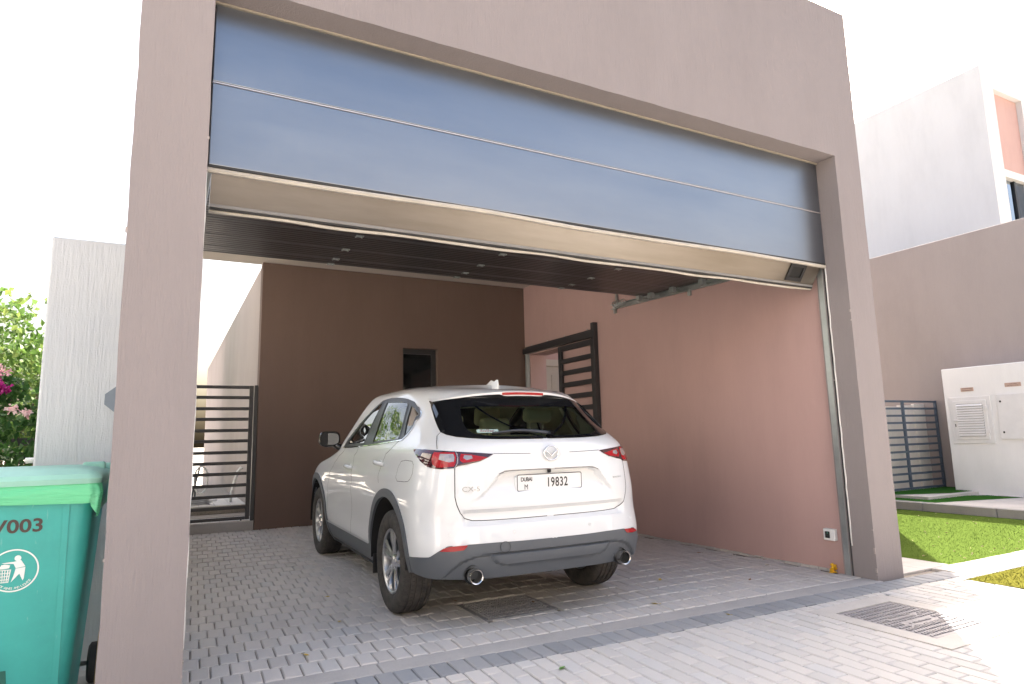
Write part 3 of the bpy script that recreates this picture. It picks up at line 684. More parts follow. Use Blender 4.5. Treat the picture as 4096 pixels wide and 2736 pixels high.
M_board = painted('cream_board', (.82, .77, .70), .6, var=.14, scale=2)
for i, x in enumerate((4.75, 5.45, 6.15, 6.72, 7.14)):
    bm = bmesh.new(); add_box(bm, x - 6.2, x - 6.2 + (.69, .69, .56, .41, .33)[i], -.03 + .02 * (i % 2), .03 + .02 * (i % 2), .0, 1.66 + .03 * math.sin(i * 2.1), .004); bm_obj('board', bm, M_board, cb)
# white villa beyond, with a recessed blush panel and window
wb = empty('white_villa', (13.5, 8, 0), 0, 'white cube villa with a recessed blush panel and window beyond the boundary wall', 'building')
X0, Y0, ZT = 11.0, 3.57, 9.54
def wbox(name, x0, x1, y0, y1, z0, z1, m, bev=0):
    bm = bmesh.new(); add_box(bm, x0 - 13.5, x1 - 13.5, y0 - 8, y1 - 8, z0, z1, bev); return bm_obj(name, bm, m, wb)
wbox('wall', X0, 11.52, Y0, 14, -.06, ZT, M_white3); wbox('wall', 12.80, 17, Y0, 14, -.06, ZT, M_white3); wbox('wall', 11.522, 12.798, Y0, 14, 9.08, ZT, M_white3); wbox('wall', 11.522, 12.798, Y0, 14, -.06, 4.6, M_white3)
wbox('blush_panel', 11.522, 12.798, Y0 + .12, Y0 + .3, 7.18, 9.078, M_blush)
M_win = mat('sky_reflecting_glass', (.26, .31, .37), .05, metal=1)
wf = wbox('window_frame', 11.522, 12.798, Y0 + .10, Y0 + .28, 7.0, 7.178, M_trim_w); wbox('window_pane', 11.522, 12.30, Y0 + .22, Y0 + .24, 4.602, 6.998, M_win); wbox('window_pane', 12.38, 12.798, Y0 + .20, Y0 + .22, 4.602, 6.998, M_win); wbox('mullion', 12.302, 12.378, Y0 + .18, Y0 + .26, 4.602, 6.998, M_frame_d)
va = empty('villa_block', (3.5, 6, 0), 0, 'taller taupe villa block standing right behind the garage', 'building')
bm = bmesh.new(); add_box(bm, -1.05, 1.1, -2.9, 3, -.06, 6.6); bm_obj('wall', bm, M_taupe, va)
# houses across the street, facing the sun: they light the bay and show in the car's paint
def street_villa(label, x0, x1, y0, h, m, m2, wins):
    t = empty('street_villa', ((x0 + x1) / 2, y0 - 4, -.07), 0, label, 'building', 'villas across the street'); w = (x1 - x0) / 2
    bm = bmesh.new(); add_box(bm, -w, w, -4, 4, 0, h); bm_obj('wall', bm, m, t)
    bm = bmesh.new(); add_box(bm, -w * .25, w * .95, 4.002, 5.2, 0, h * .48); bm_obj('porch_block', bm, m2, t)
    bm = bmesh.new(); add_box(bm, -w - .06, w + .06, -4.06, 4.06, h + .002, h + .35); bm_obj('parapet', bm, m, t)
    for (a, b, c, d) in wins:
        bm = bmesh.new(); add_box(bm, a * w, b * w, 4.003, 4.05, c, d); f = bm_obj('window', bm, M_frame_d, t); bm = bmesh.new(); add_box(bm, a * w + .06, b * w - .06, 4.051, 4.07, c + .06, d - .06); bm_obj('pane', bm, M_glass_d, f)
    bm = bmesh.new(); add_box(bm, w * .1, w * .6, 5.202, 5.24, 0, 2.5); bm_obj('garage_door', bm, M_slat, t)
WN = [(-.85, -.55, 4.2, 6.0), (-.2, .2, 4.2, 6.0), (.5, .85, 4.2, 6.0), (-.85, -.45, .3, 2.6)]
street_villa('cream villa across the street furthest left', -27, -15.5, -15, 7.2, M_cream_r, M_tan, WN)
street_villa('cream villa across the street opposite the bin', -14, -3.5, -14.5, 7.0, M_cream_r, M_white2, WN)
street_villa('cream villa across the street opposite the car', -2, 8.5, -15, 7.2, M_cream_r, M_tan, WN)
street_villa('cream villa across the street furthest right', 10, 21, -14.5, 7.0, M_cream_r, M_white2, WN)
nv = empty('bounce_villa', (-18, 2, -.07), 0, 'unseen white villa added left of the garden to bounce sunlight', 'building')  # unseen villa added so its sunlit side throws light into the bay
bm = bmesh.new(); add_box(bm, -5, 5, -9, 9, 0, 7.4); bm_obj('wall', bm, M_white2, nv)
bm = bmesh.new(); add_box(bm, -5.06, 5.06, -9.06, 9.06, 7.402, 7.75); bm_obj('parapet', bm, M_white2, nv)
for (a_, b_, c_, d_) in ((-7, -5.2, 4.2, 6), (-1, 1, 4.2, 6), (4.5, 6.5, 4.2, 6), (-6, -4, .5, 2.6), (3, 5, .5, 2.6)):
    bm = bmesh.new(); add_box(bm, 5.002, 5.05, a_, b_, c_, d_); f = bm_obj('window', bm, M_frame_d, nv); bm = bmesh.new(); add_box(bm, 5.051, 5.07, a_ + .06, b_ - .06, c_ + .06, d_ - .06); bm_obj('pane', bm, M_glass_d, f)
# socket on the right wall, orange peel of rubbish at its foot
sk_ = empty('wall_socket', (xs, .42, .315), 0, 'white outdoor socket box with a black switch low on the pink wall', 'socket')
bm = bmesh.new(); add_box(bm, -.045, 0, -.055, .055, -.05, .05, .006, 2); bm_obj('box', bm, M_wmetal, sk_)
bm = bmesh.new(); add_box(bm, -.058, -.0452, -.012, .03, -.028, .028, .004, 2); bm_obj('switch', bm, M_black, sk_)
bm = bmesh.new(); add_box(bm, -.0585, -.0565, -.002, .008, .012, .020); bm_obj('pilot_light', bm, mat('green_plastic', (.05, .3, .2), .4), sk_)
# ------------------------------------------------------------------ plants
def leaf_mat(name, c0, c1, c2):
    m = mat(name, c1, .5, spec=.4); at = N(m, 'ShaderNodeAttribute', attribute_name='tint')
    c = ramp(m, at.outputs['Fac'], [(0, c0), (.5, c1), (1, c2)]); L(m, c, bs(m).inputs['Base Color'])
    tr = N(m, 'ShaderNodeBsdfTranslucent'); L(m, c, tr.inputs['Color']); ms = N(m, 'ShaderNodeMixShader'); ms.inputs[0].default_value = .38
    out = m.node_tree.nodes['Material Output']; L(m, bs(m).outputs[0], ms.inputs[1]); L(m, tr.outputs[0], ms.inputs[2]); L(m, ms.outputs[0], out.inputs[0]); return m
M_leaf_d = leaf_mat('glossy_shrub_leaf', (.030, .085, .022), (.055, .15, .035), (.12, .24, .06))
M_leaf_l = leaf_mat('light_tree_leaf', (.07, .14, .03), (.13, .23, .055), (.26, .32, .09))
M_petal = leaf_mat('magenta_bract', (.36, .006, .17), (.46, .015, .24), (.62, .12, .38)); M_petal_p = leaf_mat('pale_pink_bract', (.72, .38, .45), (.80, .55, .56), (.85, .72, .68))
M_bark = painted('brown_bark', (.14, .10, .07), .9)
def leaves(name, m, parent, centers, per, spread, size, base):
    """leaf blades in clumps; each a folded, pointed pair of quads"""
    V, F_, T = [], [], []
    for c in centers:
        k = int(per * (.6 + .8 * RNG.random())); tc = RNG.random() * .35
        for _ in range(k):
            d = RNG.normal(0, 1, 3); d /= np.linalg.norm(d) + 1e-9; r = spread * RNG.random() ** .45
            q = Vector(c) + Vector(d) * r - Vector(base)
            ax = Vector(RNG.normal(0, 1, 3)) + Vector((0, 0, -.5)); ax.normalize(); nn_ = Vector(RNG.normal(0, 1, 3)) + Vector((0, 0, .8)); b = ax.cross(nn_)
            if b.length < 1e-3: continue
            b.normalize(); nn_ = b.cross(ax); s = size * (.6 + .8 * RNG.random()); w = s * .36; i = len(V)
            V += [tuple(q), tuple(q + ax * s * .45 + b * w + nn_ * w * .35), tuple(q + ax * s), tuple(q + ax * s * .45 - b * w + nn_ * w * .35)]
            F_ += [(i, i + 1, i + 2), (i, i + 2, i + 3)]; t = min(1, max(0, tc + .65 * RNG.random())); T += [t, t]
    me = bpy.data.meshes.new(name); me.from_pydata(V, [], F_); a = me.attributes.new('tint', 'FLOAT', 'FACE'); a.data.foreach_set('value', T)
    return mesh_obj(name, me, m, parent)
def branches(parent, base, tips, r0, name='branch'):
    bm = bmesh.new(); base = Vector(base)
    for t in tips:
        t = Vector(t) - base; mid = t * .5 + Vector(RNG.normal(0, .06, 3)) * t.length; mid.z = t.z * .55
        pts = [Vector((0, 0, 0)).lerp(mid, k / 4) for k in range(4)] + [mid.lerp(t, k / 4) for k in range(5)]
        add_tube(bm, pts, [r0 * (1 - .85 * k / 8) for k in range(9)], 5)
    return bm_obj(name, bm, M_bark, parent, True)
def plant(name, label, cat, base, cents, m, per, spread, size, r0, tips):
    t = empty(name, base, 0, label, cat); branches(t, base, tips, r0, 'trunk'); leaves('crown', m, t, cents, per, spread, size, base); return t
def cloud(c, rad, n): 
    out = []
    while len(out) < n:
        v = RNG.uniform(-1, 1, 3)
        if v @ v <= 1 and v @ v > .15: out.append((c[0] + v[0] * rad[0], c[1] + v[1] * rad[1], c[2] + v[2] * rad[2]))
    return out
cs = cloud((-6.75, 4.1, .95), (.95, .75, .95), 85)
sh = plant('bougainvillea', 'dense green bougainvillea with magenta flowers at the left edge', 'shrub', (-6.75, 4.1, -.07), cs, M_leaf_d, 62, .17, .075, .02, [c for c in cs[:22]])
fl = [(-6.52 + RNG.normal(0, .06), 3.42 + RNG.normal(0, .04), 1.77 + RNG.normal(0, .055)) for _ in range(16)]; leaves('flower_cluster', M_petal, sh, fl, 24, .045, .042, (-6.75, 4.1, -.07))
for q_ in ((-6.45, 3.40, 1.88), (-6.38, 3.38, 1.57), (-6.28, 3.36, 1.53), (-6.50, 3.4, 1.93)): leaves('flower_cluster', M_petal_p, sh, [q_], 20, .035, .036, (-6.75, 4.1, -.07))
cs = cloud((-7.0, 6.2, 1.95), (1.15, .9, 1.05), 95)
plant('tall_shrub', 'tall airy light green shrub rising behind the bougainvillea', 'shrub', (-7.0, 6.2, -.07), cs, M_leaf_l, 46, .22, .085, .025, cs[:26])
cs = cloud((-6.5, 11.2, 2.75), (1.35, 1.5, 1.7), 120)
plant('garden_tree', 'light green feathery tree in the garden beyond the garage', 'tree', (-6.5, 11.2, -.07), cs, M_leaf_l, 40, .26, .11, .07, cs[:26])
cs = cloud((-9.8, 9.0, 2.2), (1.9, 1.9, 2.0), 120)
plant('garden_tree', 'broad dark green tree in the garden left of the garage', 'tree', (-9.8, 9, -.07), cs, M_leaf_d, 40, .3, .12, .07, cs[:26])
cs = [(RNG.uniform(-8.3, -7.4), RNG.uniform(-.2, 3.2), RNG.uniform(.1, 1.75)) for _ in range(110)]
plant('hedge', 'unseen green hedge added beyond the open left side to darken the car flank', 'hedge', (-7.8, 1.5, -.07), cs, M_leaf_d, 40, .22, .09, .02, cs[:24])  # out-of-view planting added to darken the car's left side and cabin
gf = empty('garden_fence', (-7.4, 4.95, 0), 0, 'dark slatted garden fence behind the bougainvillea', 'fence')
for k in range(9):
    bm = bmesh.new(); add_box(bm, -1.6, 1.5, -.012, .012, .1 + .145 * k, .18 + .145 * k); bm_obj('slat', bm, M_slat, gf)
for x in (-1.6, -.1, 1.45):
    bm = bmesh.new(); add_box(bm, x - .03, x + .03, .013, .06, -.07, 1.45); bm_obj('post', bm, M_slat, gf)

# ------------------------------------------------------------------ green wheelie bin
def plastic(name, col, rough=.42):
    m = mat(name, col, rough, spec=.45); p = pos(m); a = noise(m, p, 3.5, 6, .7); b = noise(m, mapping(m, p, (40, 40, 6)), 1, 4, .7)
    c = ramp(m, a, [(.3, mul(col, .86)), (.6, col), (.8, mul(col, 1.12))]); 
    sc_ = ramp(m, b, [(.66, (0, 0, 0)), (.72, (1, 1, 1))]); c = mix(m, math_(m, 'MULTIPLY', sc_, .18), c, (.55, .62, .58)); L(m, c, bs(m).inputs['Base Color'])
    L(m, math_(m, 'ADD', math_(m, 'MULTIPLY', a, .3), rough - .12), bs(m).inputs['Roughness']); return m
M_bin = plastic('teal_green_plastic', (.042, .36, .32)); M_lid = plastic('faded_mint_plastic', (.27, .52, .43), .5)
M_bag = mat('green_bin_liner', (.10, .50, .25), .28, spec=.6); p = pos(M_bag); bump(M_bag, noise(M_bag, mapping(M_bag, p, (5, 5, 45)), 1, 4, .6), .5, .02)
BX, BY = -5.785, .46
bn = empty('wheelie_bin', (BX, BY, 0), 0, 'green wheelie bin with a mint lid and overhanging green liner at the left edge', 'bin')
def ring_rr(hw, hy0, hy1, r, z, n=5):
    out = []
    for cx, cy, a0 in ((hw - r, hy1 - r, 0), (-hw + r, hy1 - r, 90), (-hw + r, hy0 + r, 180), (hw - r, hy0 + r, 270)):
        for k in range(n + 1): a = math.radians(a0 + 90 * k / n); out.append((cx + r * math.cos(a), cy + r * math.sin(a), z))
    return out
def loft(bm, rings, cap0=True, cap1=True):
    R_ = [[bm.verts.new(p) for p in r] for r in rings]; n = len(R_[0])
    for A, B in zip(R_, R_[1:]):
        for k in range(n): bm.faces.new((A[k], A[(k + 1) % n], B[(k + 1) % n], B[k]))
    if cap0: bm.faces.new(R_[0][::-1])
    if cap1: bm.faces.new(R_[-1])
bm = bmesh.new()
def hw(z): return .235 + .062 * z
def fy(z): return -.26 - .075 * z
loft(bm, [ring_rr(hw(z), fy(z), .30 + .03 * z, .06, z) for z in (.03, .3, .6, .9, 1.015)] + [ring_rr(.318, -.352, .345, .06, 1.015), ring_rr(.323, -.358, .35, .06, 1.045), ring_rr(.318, -.352, .345, .06, 1.06)])
bd = bm_obj('body', bm, M_bin, bn, auto=35)
bm = bmesh.new()
for x in (.195, -.195):      # raised pilasters on the front
    vs = []
    loft(bm, [[(x - .012, fy(z) - .004, z), (x + .012, fy(z) - .004, z), (x + .012, fy(z) + .02, z), (x - .012, fy(z) + .02, z)] for z in (.06, .5, .99)])
bm_obj('front_rib', bm, M_bin, bn)
bm = bmesh.new(); loft(bm, [ring_rr(.322, -.372, .36, .05, 1.062), ring_rr(.326, -.378, .36, .05, 1.085), ring_rr(.315, -.368, .355, .05, 1.105), ring_rr(.27, -.31, .33, .06, 1.125), ring_rr(.20, -.24, .30, .06, 1.135)])
bm_obj('lid', bm, M_lid, bn, auto=40)
for q_ in ((.20, .30, .12, .20, 1.10, 1.15), (.25, .335, .26, .36, 1.07, 1.14)):
    bm = bmesh.new(); add_box(bm, *q_, .012, 2); bm_obj('lid_hinge', bm, M_lid, bn)
# liner skirt hanging over the rim, uneven hem
bm = bmesh.new(); base_r = ring_rr(.330, -.372, .352, .05, 0, 8); Np = len(base_r); R1, R2, R3, R4 = [], [], [], []
for k, (x, y, _) in enumerate(base_r):
    t = k / Np; wv = .014 * math.sin(k * 2.3) + .01 * math.sin(k * 5.1); drop = .055 + .022 * math.sin(k * .85) + .02 * math.sin(k * .37 + 1) + (.035 if (x > .2 and y < 0) else 0)
    s = 1 + wv * .8; R1.append((x * .985, y * .985, 1.062)); R2.append((x * (1.0 + wv * .6), y * (1.0 + wv * .6), 1.045)); R3.append((x * (1.015 + wv), y * (1.015 + wv), 1.02)); R4.append((x * (.985 + wv * 1.6), y * (.985 + wv * 1.6), 1.025 - drop))
loft(bm, [R1, R2, R3, R4], False, False); bm_obj('liner', bm, M_bag, bn, True)
for s in (-1, 1):
    bm = bmesh.new(); add_lathe(bm, [(s * .27, .02), (s * .27, .085), (s * .28, .1), (s * .31, .1), (s * .32, .085), (s * .32, .02)], 24, 'x', (0, .33, .1)); bm_obj('wheel', bm, painted('black_rubber_wheel', (.03, .03, .03), .7), bn, auto=35)
bm = bmesh.new(); add_tube(bm, [(-.3, .33, .1), (.3, .33, .1)], .012, 8); bm_obj('axle', bm, M_rail, bn, True)
bm = bmesh.new(); add_box(bm, -.16, .02, fy(.2) - .006, fy(.2) + .01, .10, .30, .004); bm_obj('foot_recess', bm, mat('dark_green_plastic', (.015, .12, .09), .6), bn)
bm = bmesh.new(); add_tube(bm, [(-.10 + .07 * math.cos(a), fy(.3) - .045, .25 + .09 * math.sin(a)) for a in [math.pi * k / 10 for k in range(11)]], .012, 8); bm_obj('pedal_bar', bm, M_black, bn, True)
tl = math.atan2(.075, 1)
def on_front(x, z): return Matrix.Translation((x, fy(z) - .0015, z)) @ Matrix.Rotation(math.radians(90) + tl * 0 + math.atan(.075), 4, 'X')
M_print = mat('brown_black_stencil', (.055, .035, .03), .6); M_wprint = mat('white_stencil', (.70, .74, .72), .6)
text_obj('lettering', 'V003', .080, on_front(.116, .862), M_print, bn, .0006, 'RIGHT', 0, 1.12, 1.0, .022)
bm = bmesh.new()
def fpt(x, z, o=.002): return Vector((x, fy(z) - o, z))
def poly2(bm, pts, o=.002): bm.faces.new([bm.verts.new(fpt(x, z, o)) for x, z in pts])
def annulus(bm, cx, cz, rx, rz, w, n=56):
    for k in range(n):
        a, b = 2 * math.pi * k / n, 2 * math.pi * (k + 1) / n
        poly2(bm, [(cx + rx * math.cos(a), cz + rz * math.sin(a)), (cx + rx * math.cos(b), cz + rz * math.sin(b)), (cx + (rx - w) * math.cos(b), cz + (rz - w) * math.sin(b)), (cx + (rx - w) * math.cos(a), cz + (rz - w) * math.sin(a))])
CX, CZ = .018, .700
annulus(bm, CX, CZ, .091, .091, .006)
k_ = .00048
def tp(pts): poly2(bm, [(CX + (a - 128) * k_, CZ - (b - 565) * k_) for a, b in pts])
def disc(a, b, r): tp([(a + r * math.cos(t), b + r * math.sin(t)) for t in [2 * math.pi * q / 18 for q in range(18)]])
disc(154, 457, 25); tp([(35, 492), (130, 486), (178, 475), (214, 535), (143, 545), (125, 505), (60, 500)]); tp([(143, 548), (214, 541), (208, 640), (200, 660), (172, 596), (112, 668), (130, 610)]); tp([(20, 545), (35, 508), (60, 505), (100, 515), (95, 540), (60, 545)])
for a0, a1 in ((0, 8), (22, 30), (42, 50), (62, 70), (82, 92), (100, 110)): tp([(a0, 552), (a1, 552), (a1 * .72 + 16, 668), (a0 * .72 + 16, 668)])
for b0 in (552, 580, 608, 636, 660): s = 1 - (b0 - 552) / 420; tp([(55 - 55 * s, b0), (55 + 55 * s, b0), (55 + 54 * s, b0 + 7), (55 - 54 * s, b0 + 7)])
bm_obj('litter_symbol', bm, M_wprint, bn)
sx_ = 'NO HOT ASHES AND LIQUIDS'
for i, ch in enumerate(sx_):
    if ch == ' ': continue
    a = math.radians(218 + (322 - 218) * i / (len(sx_) - 1)); x, z = CX + .080 * math.cos(a), CZ + .080 * math.sin(a)
    text_obj('lettering', ch, .0135, on_front(x, z) @ Matrix.Rotation(a + math.pi / 2, 4, 'Z'), M_wprint, bn, .0004, 'CENTER')
# blue bundle behind the bin
bm = bmesh.new(); loft(bm, [ring_rr(.04, -.10, .10, .03, -.06), ring_rr(.07, -.13, .12, .03, -.02), ring_rr(.085, -.14, .13, .03, .03), ring_rr(.075, -.13, .12, .03, .05)])
for v in bm.verts: v.co += Vector(RNG.normal(0, .004, 3))
o = bm_obj('blue_bundle', bm, mat('blue_plastic_sheet', (.012, .11, .36), .35), None, True); o.location = (-5.455, .80, .99); tag(o, 'blue plastic bundle wedged between the green bin and the taupe column', 'bundle')
bm = bmesh.new(); add_tube(bm, [(0, 0, 0), (.005, .02, .30), (.03, .05, .60)], .006, 6); o = bm_obj('bamboo_stick', bm, mat('dry_bamboo', (.42, .31, .18), .6), None, True); o.location = (-5.455, .42, 0); tag(o, 'thin tan stick leaning between the bin and the column', 'stick')
bm = bmesh.new(); loft(bm, [ring_rr(.05, -.06, .06, .03, 0), ring_rr(.06, -.07, .07, .03, .03), ring_rr(.03, -.03, .03, .02, .055)])
for v in bm.verts: v.co += Vector(RNG.normal(0, .006, 3))
o = bm_obj('rubble', bm, M_conc, None); o.location = (-5.46, .33, -.005); tag(o, 'lump of pale rubble on the ground beside the bin', 'rubble')
# ------------------------------------------------------------------ fallen leaves, petals and litter
def leaf_thing(name, label, x, y, s, m, rz, curl=.25, group=None):
    bm = bmesh.new(); pts = [(0, -1), (.32, -.62), (.50, -.1), (.36, .45), (.12, .82), (0, 1), (-.14, .80), (-.38, .42), (-.48, -.12), (-.30, -.64)]
    c = bm.verts.new((0, 0, .02 * s)); vs = [bm.verts.new((a * s, b * s, s * curl * (a * a * 2.0 + .35 * b * b * (1 if b > 0 else .3)) + .004)) for a, b in pts]
    for i in range(len(vs)): bm.faces.new((c, vs[i], vs[(i + 1) % len(vs)]))
    add_tube(bm, [(0, -s, .004), (.1 * s, -1.5 * s, .006)], .0012, 4)
    o = bm_obj(name, bm, m, None, True); o.location = (x, y, floor_z(y) if x < .05 else .006); o.rotation_euler = (RNG.normal(0, .12), RNG.normal(0, .12), rz); return tag(o, label, 'leaf', group)
M_yl = mat('yellow_leaf', (.50, .36, .05), .6); M_gl = mat('fresh_green_leaf', (.12, .28, .05), .5); M_brl = mat('dry_brown_leaf', (.24, .13, .06), .8)
Zf = lambda u, v: ground_hit(u, v)
def ground_hit(u, v):   # (full-size photo pixel) -> place on the floor
    d = CF + CR * ((u - 2048) / 2570.9) - CU * ((v - 1368) / 2570.9); t = -CAM_POS.z / d.z; q = CAM_POS + d * t; return q.x, q.y
for nm, lb, (u, v), s, m_ in (('fallen_leaf', 'yellow leaf on the garage pavers nearest the car rear wheel', (1358, 2488), .028, M_yl), ('fallen_leaf', 'curled yellow leaf on the pavers left near the threshold', (1224, 2622), .022, M_yl), ('fallen_leaf', 'small yellow leaf on the pavers left of the rear wheel', (1311, 2388), .02, M_yl),
        ('fallen_leaf', 'yellow leaf on the pavers right of the manhole cover behind the car', (2618, 2416), .032, M_yl), ('fallen_leaf', 'bright yellow leaf on the pavers behind the right rear wheel', (2640, 2320), .03, M_yl), ('fallen_leaf', 'little yellow leaf lying on the dark border pavers', (2912, 2459), .02, M_yl),
        ('fallen_leaf', 'fresh green leaf on the driveway pavers at the bottom', (2250, 2675), .034, M_gl), ('fallen_leaf', 'brown leaf on the manhole cover under the car', (2133, 2410), .022, M_brl), ('fallen_leaf', 'brown leaf on the pavers near the right pillar', (3000, 2320), .024, M_brl), ('fallen_leaf', 'tan leaf at the left corner of the manhole cover under the car', (1822, 2406), .024, M_brl)):
    x, y = ground_hit(u, v); leaf_thing(nm, lb, x, y, s, m_, random.uniform(0, 6.28))
for nm, lb, (u, v), s, m_ in (('fallen_leaf', 'dry curled leaf at the foot of the pink wall', (2795, 2212), .03, M_brl),):
    x, y = ground_hit(u, v); leaf_thing(nm, lb, x, y, s, m_, 1.0)
M_pet = mat('white_petal', (.72, .68, .64), .7)
for lb, (u, v) in (('white paper scrap lying furthest back along the pink wall', (2966, 2213)), ('folded white paper scrap touching the foot of the pink wall', (3095, 2228)), ('small flat paper scrap between the wall litter and the car', (3040, 2232)), ('torn white crumb on the pavers nearest the right pillar', (3070, 2262))):
    x, y = ground_hit(u, v); leaf_thing('paper_scrap', lb, x, y, .02 + .012 * RNG.random(), M_pet, random.uniform(0, 6), .6)
bm = bmesh.new()
for _ in range(70):
    y = RNG.uniform(.3, 3.0); x = .03 - abs(RNG.normal(0, .28)); s = RNG.uniform(.002, .007); 
    if x > .03: continue
    add_box(bm, x, x + s * 1.6, y, y + s * 1.3, floor_z(y) - .001, floor_z(y) + s * .6)
tag(bm_obj('debris', bm, M_conc_l), 'crumbs of pale mortar and grit along the foot of the pink wall', 'debris', kind='stuff')
V, F_, T = [], [], []
for _ in range(60):
    x, y = RNG.uniform(1.2, 4.7), RNG.uniform(.06, 2.2); 
    if RNG.random() < .5: y = .06 + abs(RNG.normal(0, .25))
    s = RNG.uniform(.006, .018); a = RNG.uniform(0, 6.28); i = len(V); h = .016
    V += [(x + s * math.cos(a), y + s * math.sin(a), h), (x + .5 * s * math.cos(a + 1.6), y + .5 * s * math.sin(a + 1.6), h + .008), (x - s * math.cos(a), y - s * math.sin(a), h + .002), (x + .5 * s * math.cos(a - 1.6), y + .5 * s * math.sin(a - 1.6), h + .006)]; F_ += [(i, i + 1, i + 2, i + 3)]
me = bpy.data.meshes.new('leaf_litter'); me.from_pydata(V, [], F_); tag(mesh_obj('leaf_litter', me, mat('dry_petal', (.55, .42, .30), .8)), 'dry petals and leaf scraps scattered on the bright lawn', 'leaf litter', kind='stuff')
bm = bmesh.new()
for _ in range(14): bmesh.ops.create_icosphere(bm, subdivisions=1, radius=RNG.uniform(.012, .022), matrix=Matrix.Translation((RNG.normal(0, .012), RNG.normal(0, .018), .03 + RNG.normal(0, .02))))
for v in bm.verts: v.co += Vector(RNG.normal(0, .003, 3)); v.co.z = max(v.co.z, 0)
o = bm_obj('yellow_flower', bm, mat('orange_yellow_petal', (.72, .40, .01), .6), None, True); o.location = (.0, .40, 0); tag(o, 'crumpled orange yellow flower head at the foot of the steel track', 'flower')
# ------------------------------------------------------------------ car skin: plan contours at each height
def pch(xk,yk,x):
    # monotone-ish cubic hermite (catmull finite diff, pchip slopes)
    xk=np.asarray(xk,float); yk=np.asarray(yk,float); x=np.asarray(x,float)
    h=np.diff(xk); d=np.diff(yk)/h; m=np.zeros_like(xk); m[0]=d[0]; m[-1]=d[-1]
    for i in range(1,len(xk)-1):
        if d[i-1]*d[i]<=0: m[i]=0
        else:
            w1=2*h[i]+h[i-1]; w2=h[i]+2*h[i-1]; m[i]=(w1+w2)/(w1/d[i-1]+w2/d[i])
    i=np.clip(np.searchsorted(xk,x)-1,0,len(xk)-2); t=np.clip((x-xk[i])/h[i],-.5,1.5)
    h00=2*t**3-3*t**2+1; h10=t**3-2*t**2+t; h01=-2*t**3+3*t**2; h11=t**3-t**2
    return h00*yk[i]+h10*h[i]*m[i]+h01*yk[i+1]+h11*h[i]*m[i+1]
# body control: level z (mid-car)
LZ=[.20,.30,.40,.47,.54,.62,.70,.78,.86,.96,1.06,1.14,1.20,1.27,1.36,1.45,1.52,1.565,1.59,1.605]
WD=[.80,.868,.902,.914,.920,.922,.922,.922,.919,.910,.895,.878,.853,.816,.778,.738,.700,.665,.62,.55]
YR=[-.74,-.80,-.83,-.838,-.835,-.825,-.815,-.820,-.825,-.822,-.812,-.800,-.765,-.680,-.570,-.470,-.400,-.360,-.335,-.31]
LR=[.40,.42,.44,.45,.45,.46,.48,.50,.50,.50,.50,.50,.50,.48,.48,.46,.45,.44,.43,.42]
NR=[3.0]*11+[2.9,2.9,2.9]+[3.0]*6
YF=[3.38,3.48,3.52,3.54,3.55,3.56,3.56,3.54,3.46,3.20,2.64,2.28,2.20,2.10,1.97,1.84,1.74,1.67,1.62,1.55]
def clip01(a): return np.clip(a,0,1)
def sst(a,b,x): t=clip01((x-a)/(b-a)); return t*t*(3-2*t)
# sigma: 0..1 rear rounding, 1..2 side, 2..3 front rounding
def base(sig,z):
    sig=np.asarray(sig,float); z=np.asarray(z,float); sig,z=np.broadcast_arrays(sig,z)
    w=pch(LZ,WD,z); yr=pch(LZ,YR,z); L=pch(LZ,LR,z); n=pch(LZ,NR,z); yf=pch(LZ,YF,z); Lf=.62-.2*sst(1.05,1.3,z)
    t=clip01(sig)*np.pi/2
    x=w*np.sin(t)**(2/n); y=yr+L*(1-np.clip(np.cos(t),0,1)**(2/n))
    ss=clip01(sig-1); ya=yr+L; yb=yf-Lf; ys=ya+(yb-ya)*ss
    x=np.where(sig>1,w,x); y=np.where(sig>1,ys,y)
    tf=clip01(sig-2)*np.pi/2; nf=2.6
    x=np.where(sig>2,w*np.clip(np.cos(tf),0,1)**(2/nf),x); y=np.where(sig>2,yb+Lf*np.sin(tf)**(2/nf),y)
    return x,y
def taper(x,y,z):
    # narrowing in plan towards the rear (above the belt) and the front
    g=sst(1.0,1.5,z)
    k=1-(.014+.020*sst(.7,1.0,z)+.055*g)*(sst(.9,-.7,y))-.05*sst(2.6,3.6,y)
    # haunch bulge over rear and front wheels
    b=.012*np.exp(-((y-.05)/.45)**2-((z-.82)/.14)**2)+.014*np.exp(-((y-2.68)/.5)**2-((z-.80)/.16)**2)
    # door scallop
    b=b-.014*np.exp(-((y-1.35)/.75)**2-((z-.60)/.11)**2)+.006*np.exp(-((z-(.93+.03*(1-y)))/.035)**2)*sst(-.5,.1,y)*sst(2.9,2.2,y)
    xs=x*k+b*np.minimum(1,np.maximum(0,(x-.5)/.35))
    return xs
def roofdrop(y,z):
    g=sst(1.15,1.55,z)
    return g*(-.030*sst(.7,-.5,y)-.012*sst(1.2,1.7,y)+.055*sst(-.5,.45,y))
def rearrelief(x,y,z,sig):
    # tailgate relief: recess round the plate under a hood, crease and lip; valance step (moves the surface forward, +y)
    m=sst(1.0,.80,sig); ax=np.abs(x)
    X=np.interp(z,[.80,.855,.89,.987,1.007,1.016],[.62,.535,.49,.406,.364,.25])
    rec=.050*sst(-.004,.035,X-ax)*sst(1.017,1.006,z)*sst(.80,.93,z)
    lip=.034*sst(.775,.745,z)*sst(.664,.690,z)*sst(.655,.61,ax)
    zc=np.interp(ax,[0,.21,.44,.57,.65,.716,.756,.9],[.493,.493,.495,.482,.457,.403,.352,.3])
    X2=np.interp(z,[.40,.415,.429,.461,.48],[.30,.374,.425,.454,.47])
    ins=sst(-.004,.012,X2-ax)*sst(.404,.415,z)*sst(.484,.476,z)
    val=.020*sst(zc+.005,zc-.012,z)*(1-ins)*sst(.84,.78,ax)
    return (rec+lip)*m+val
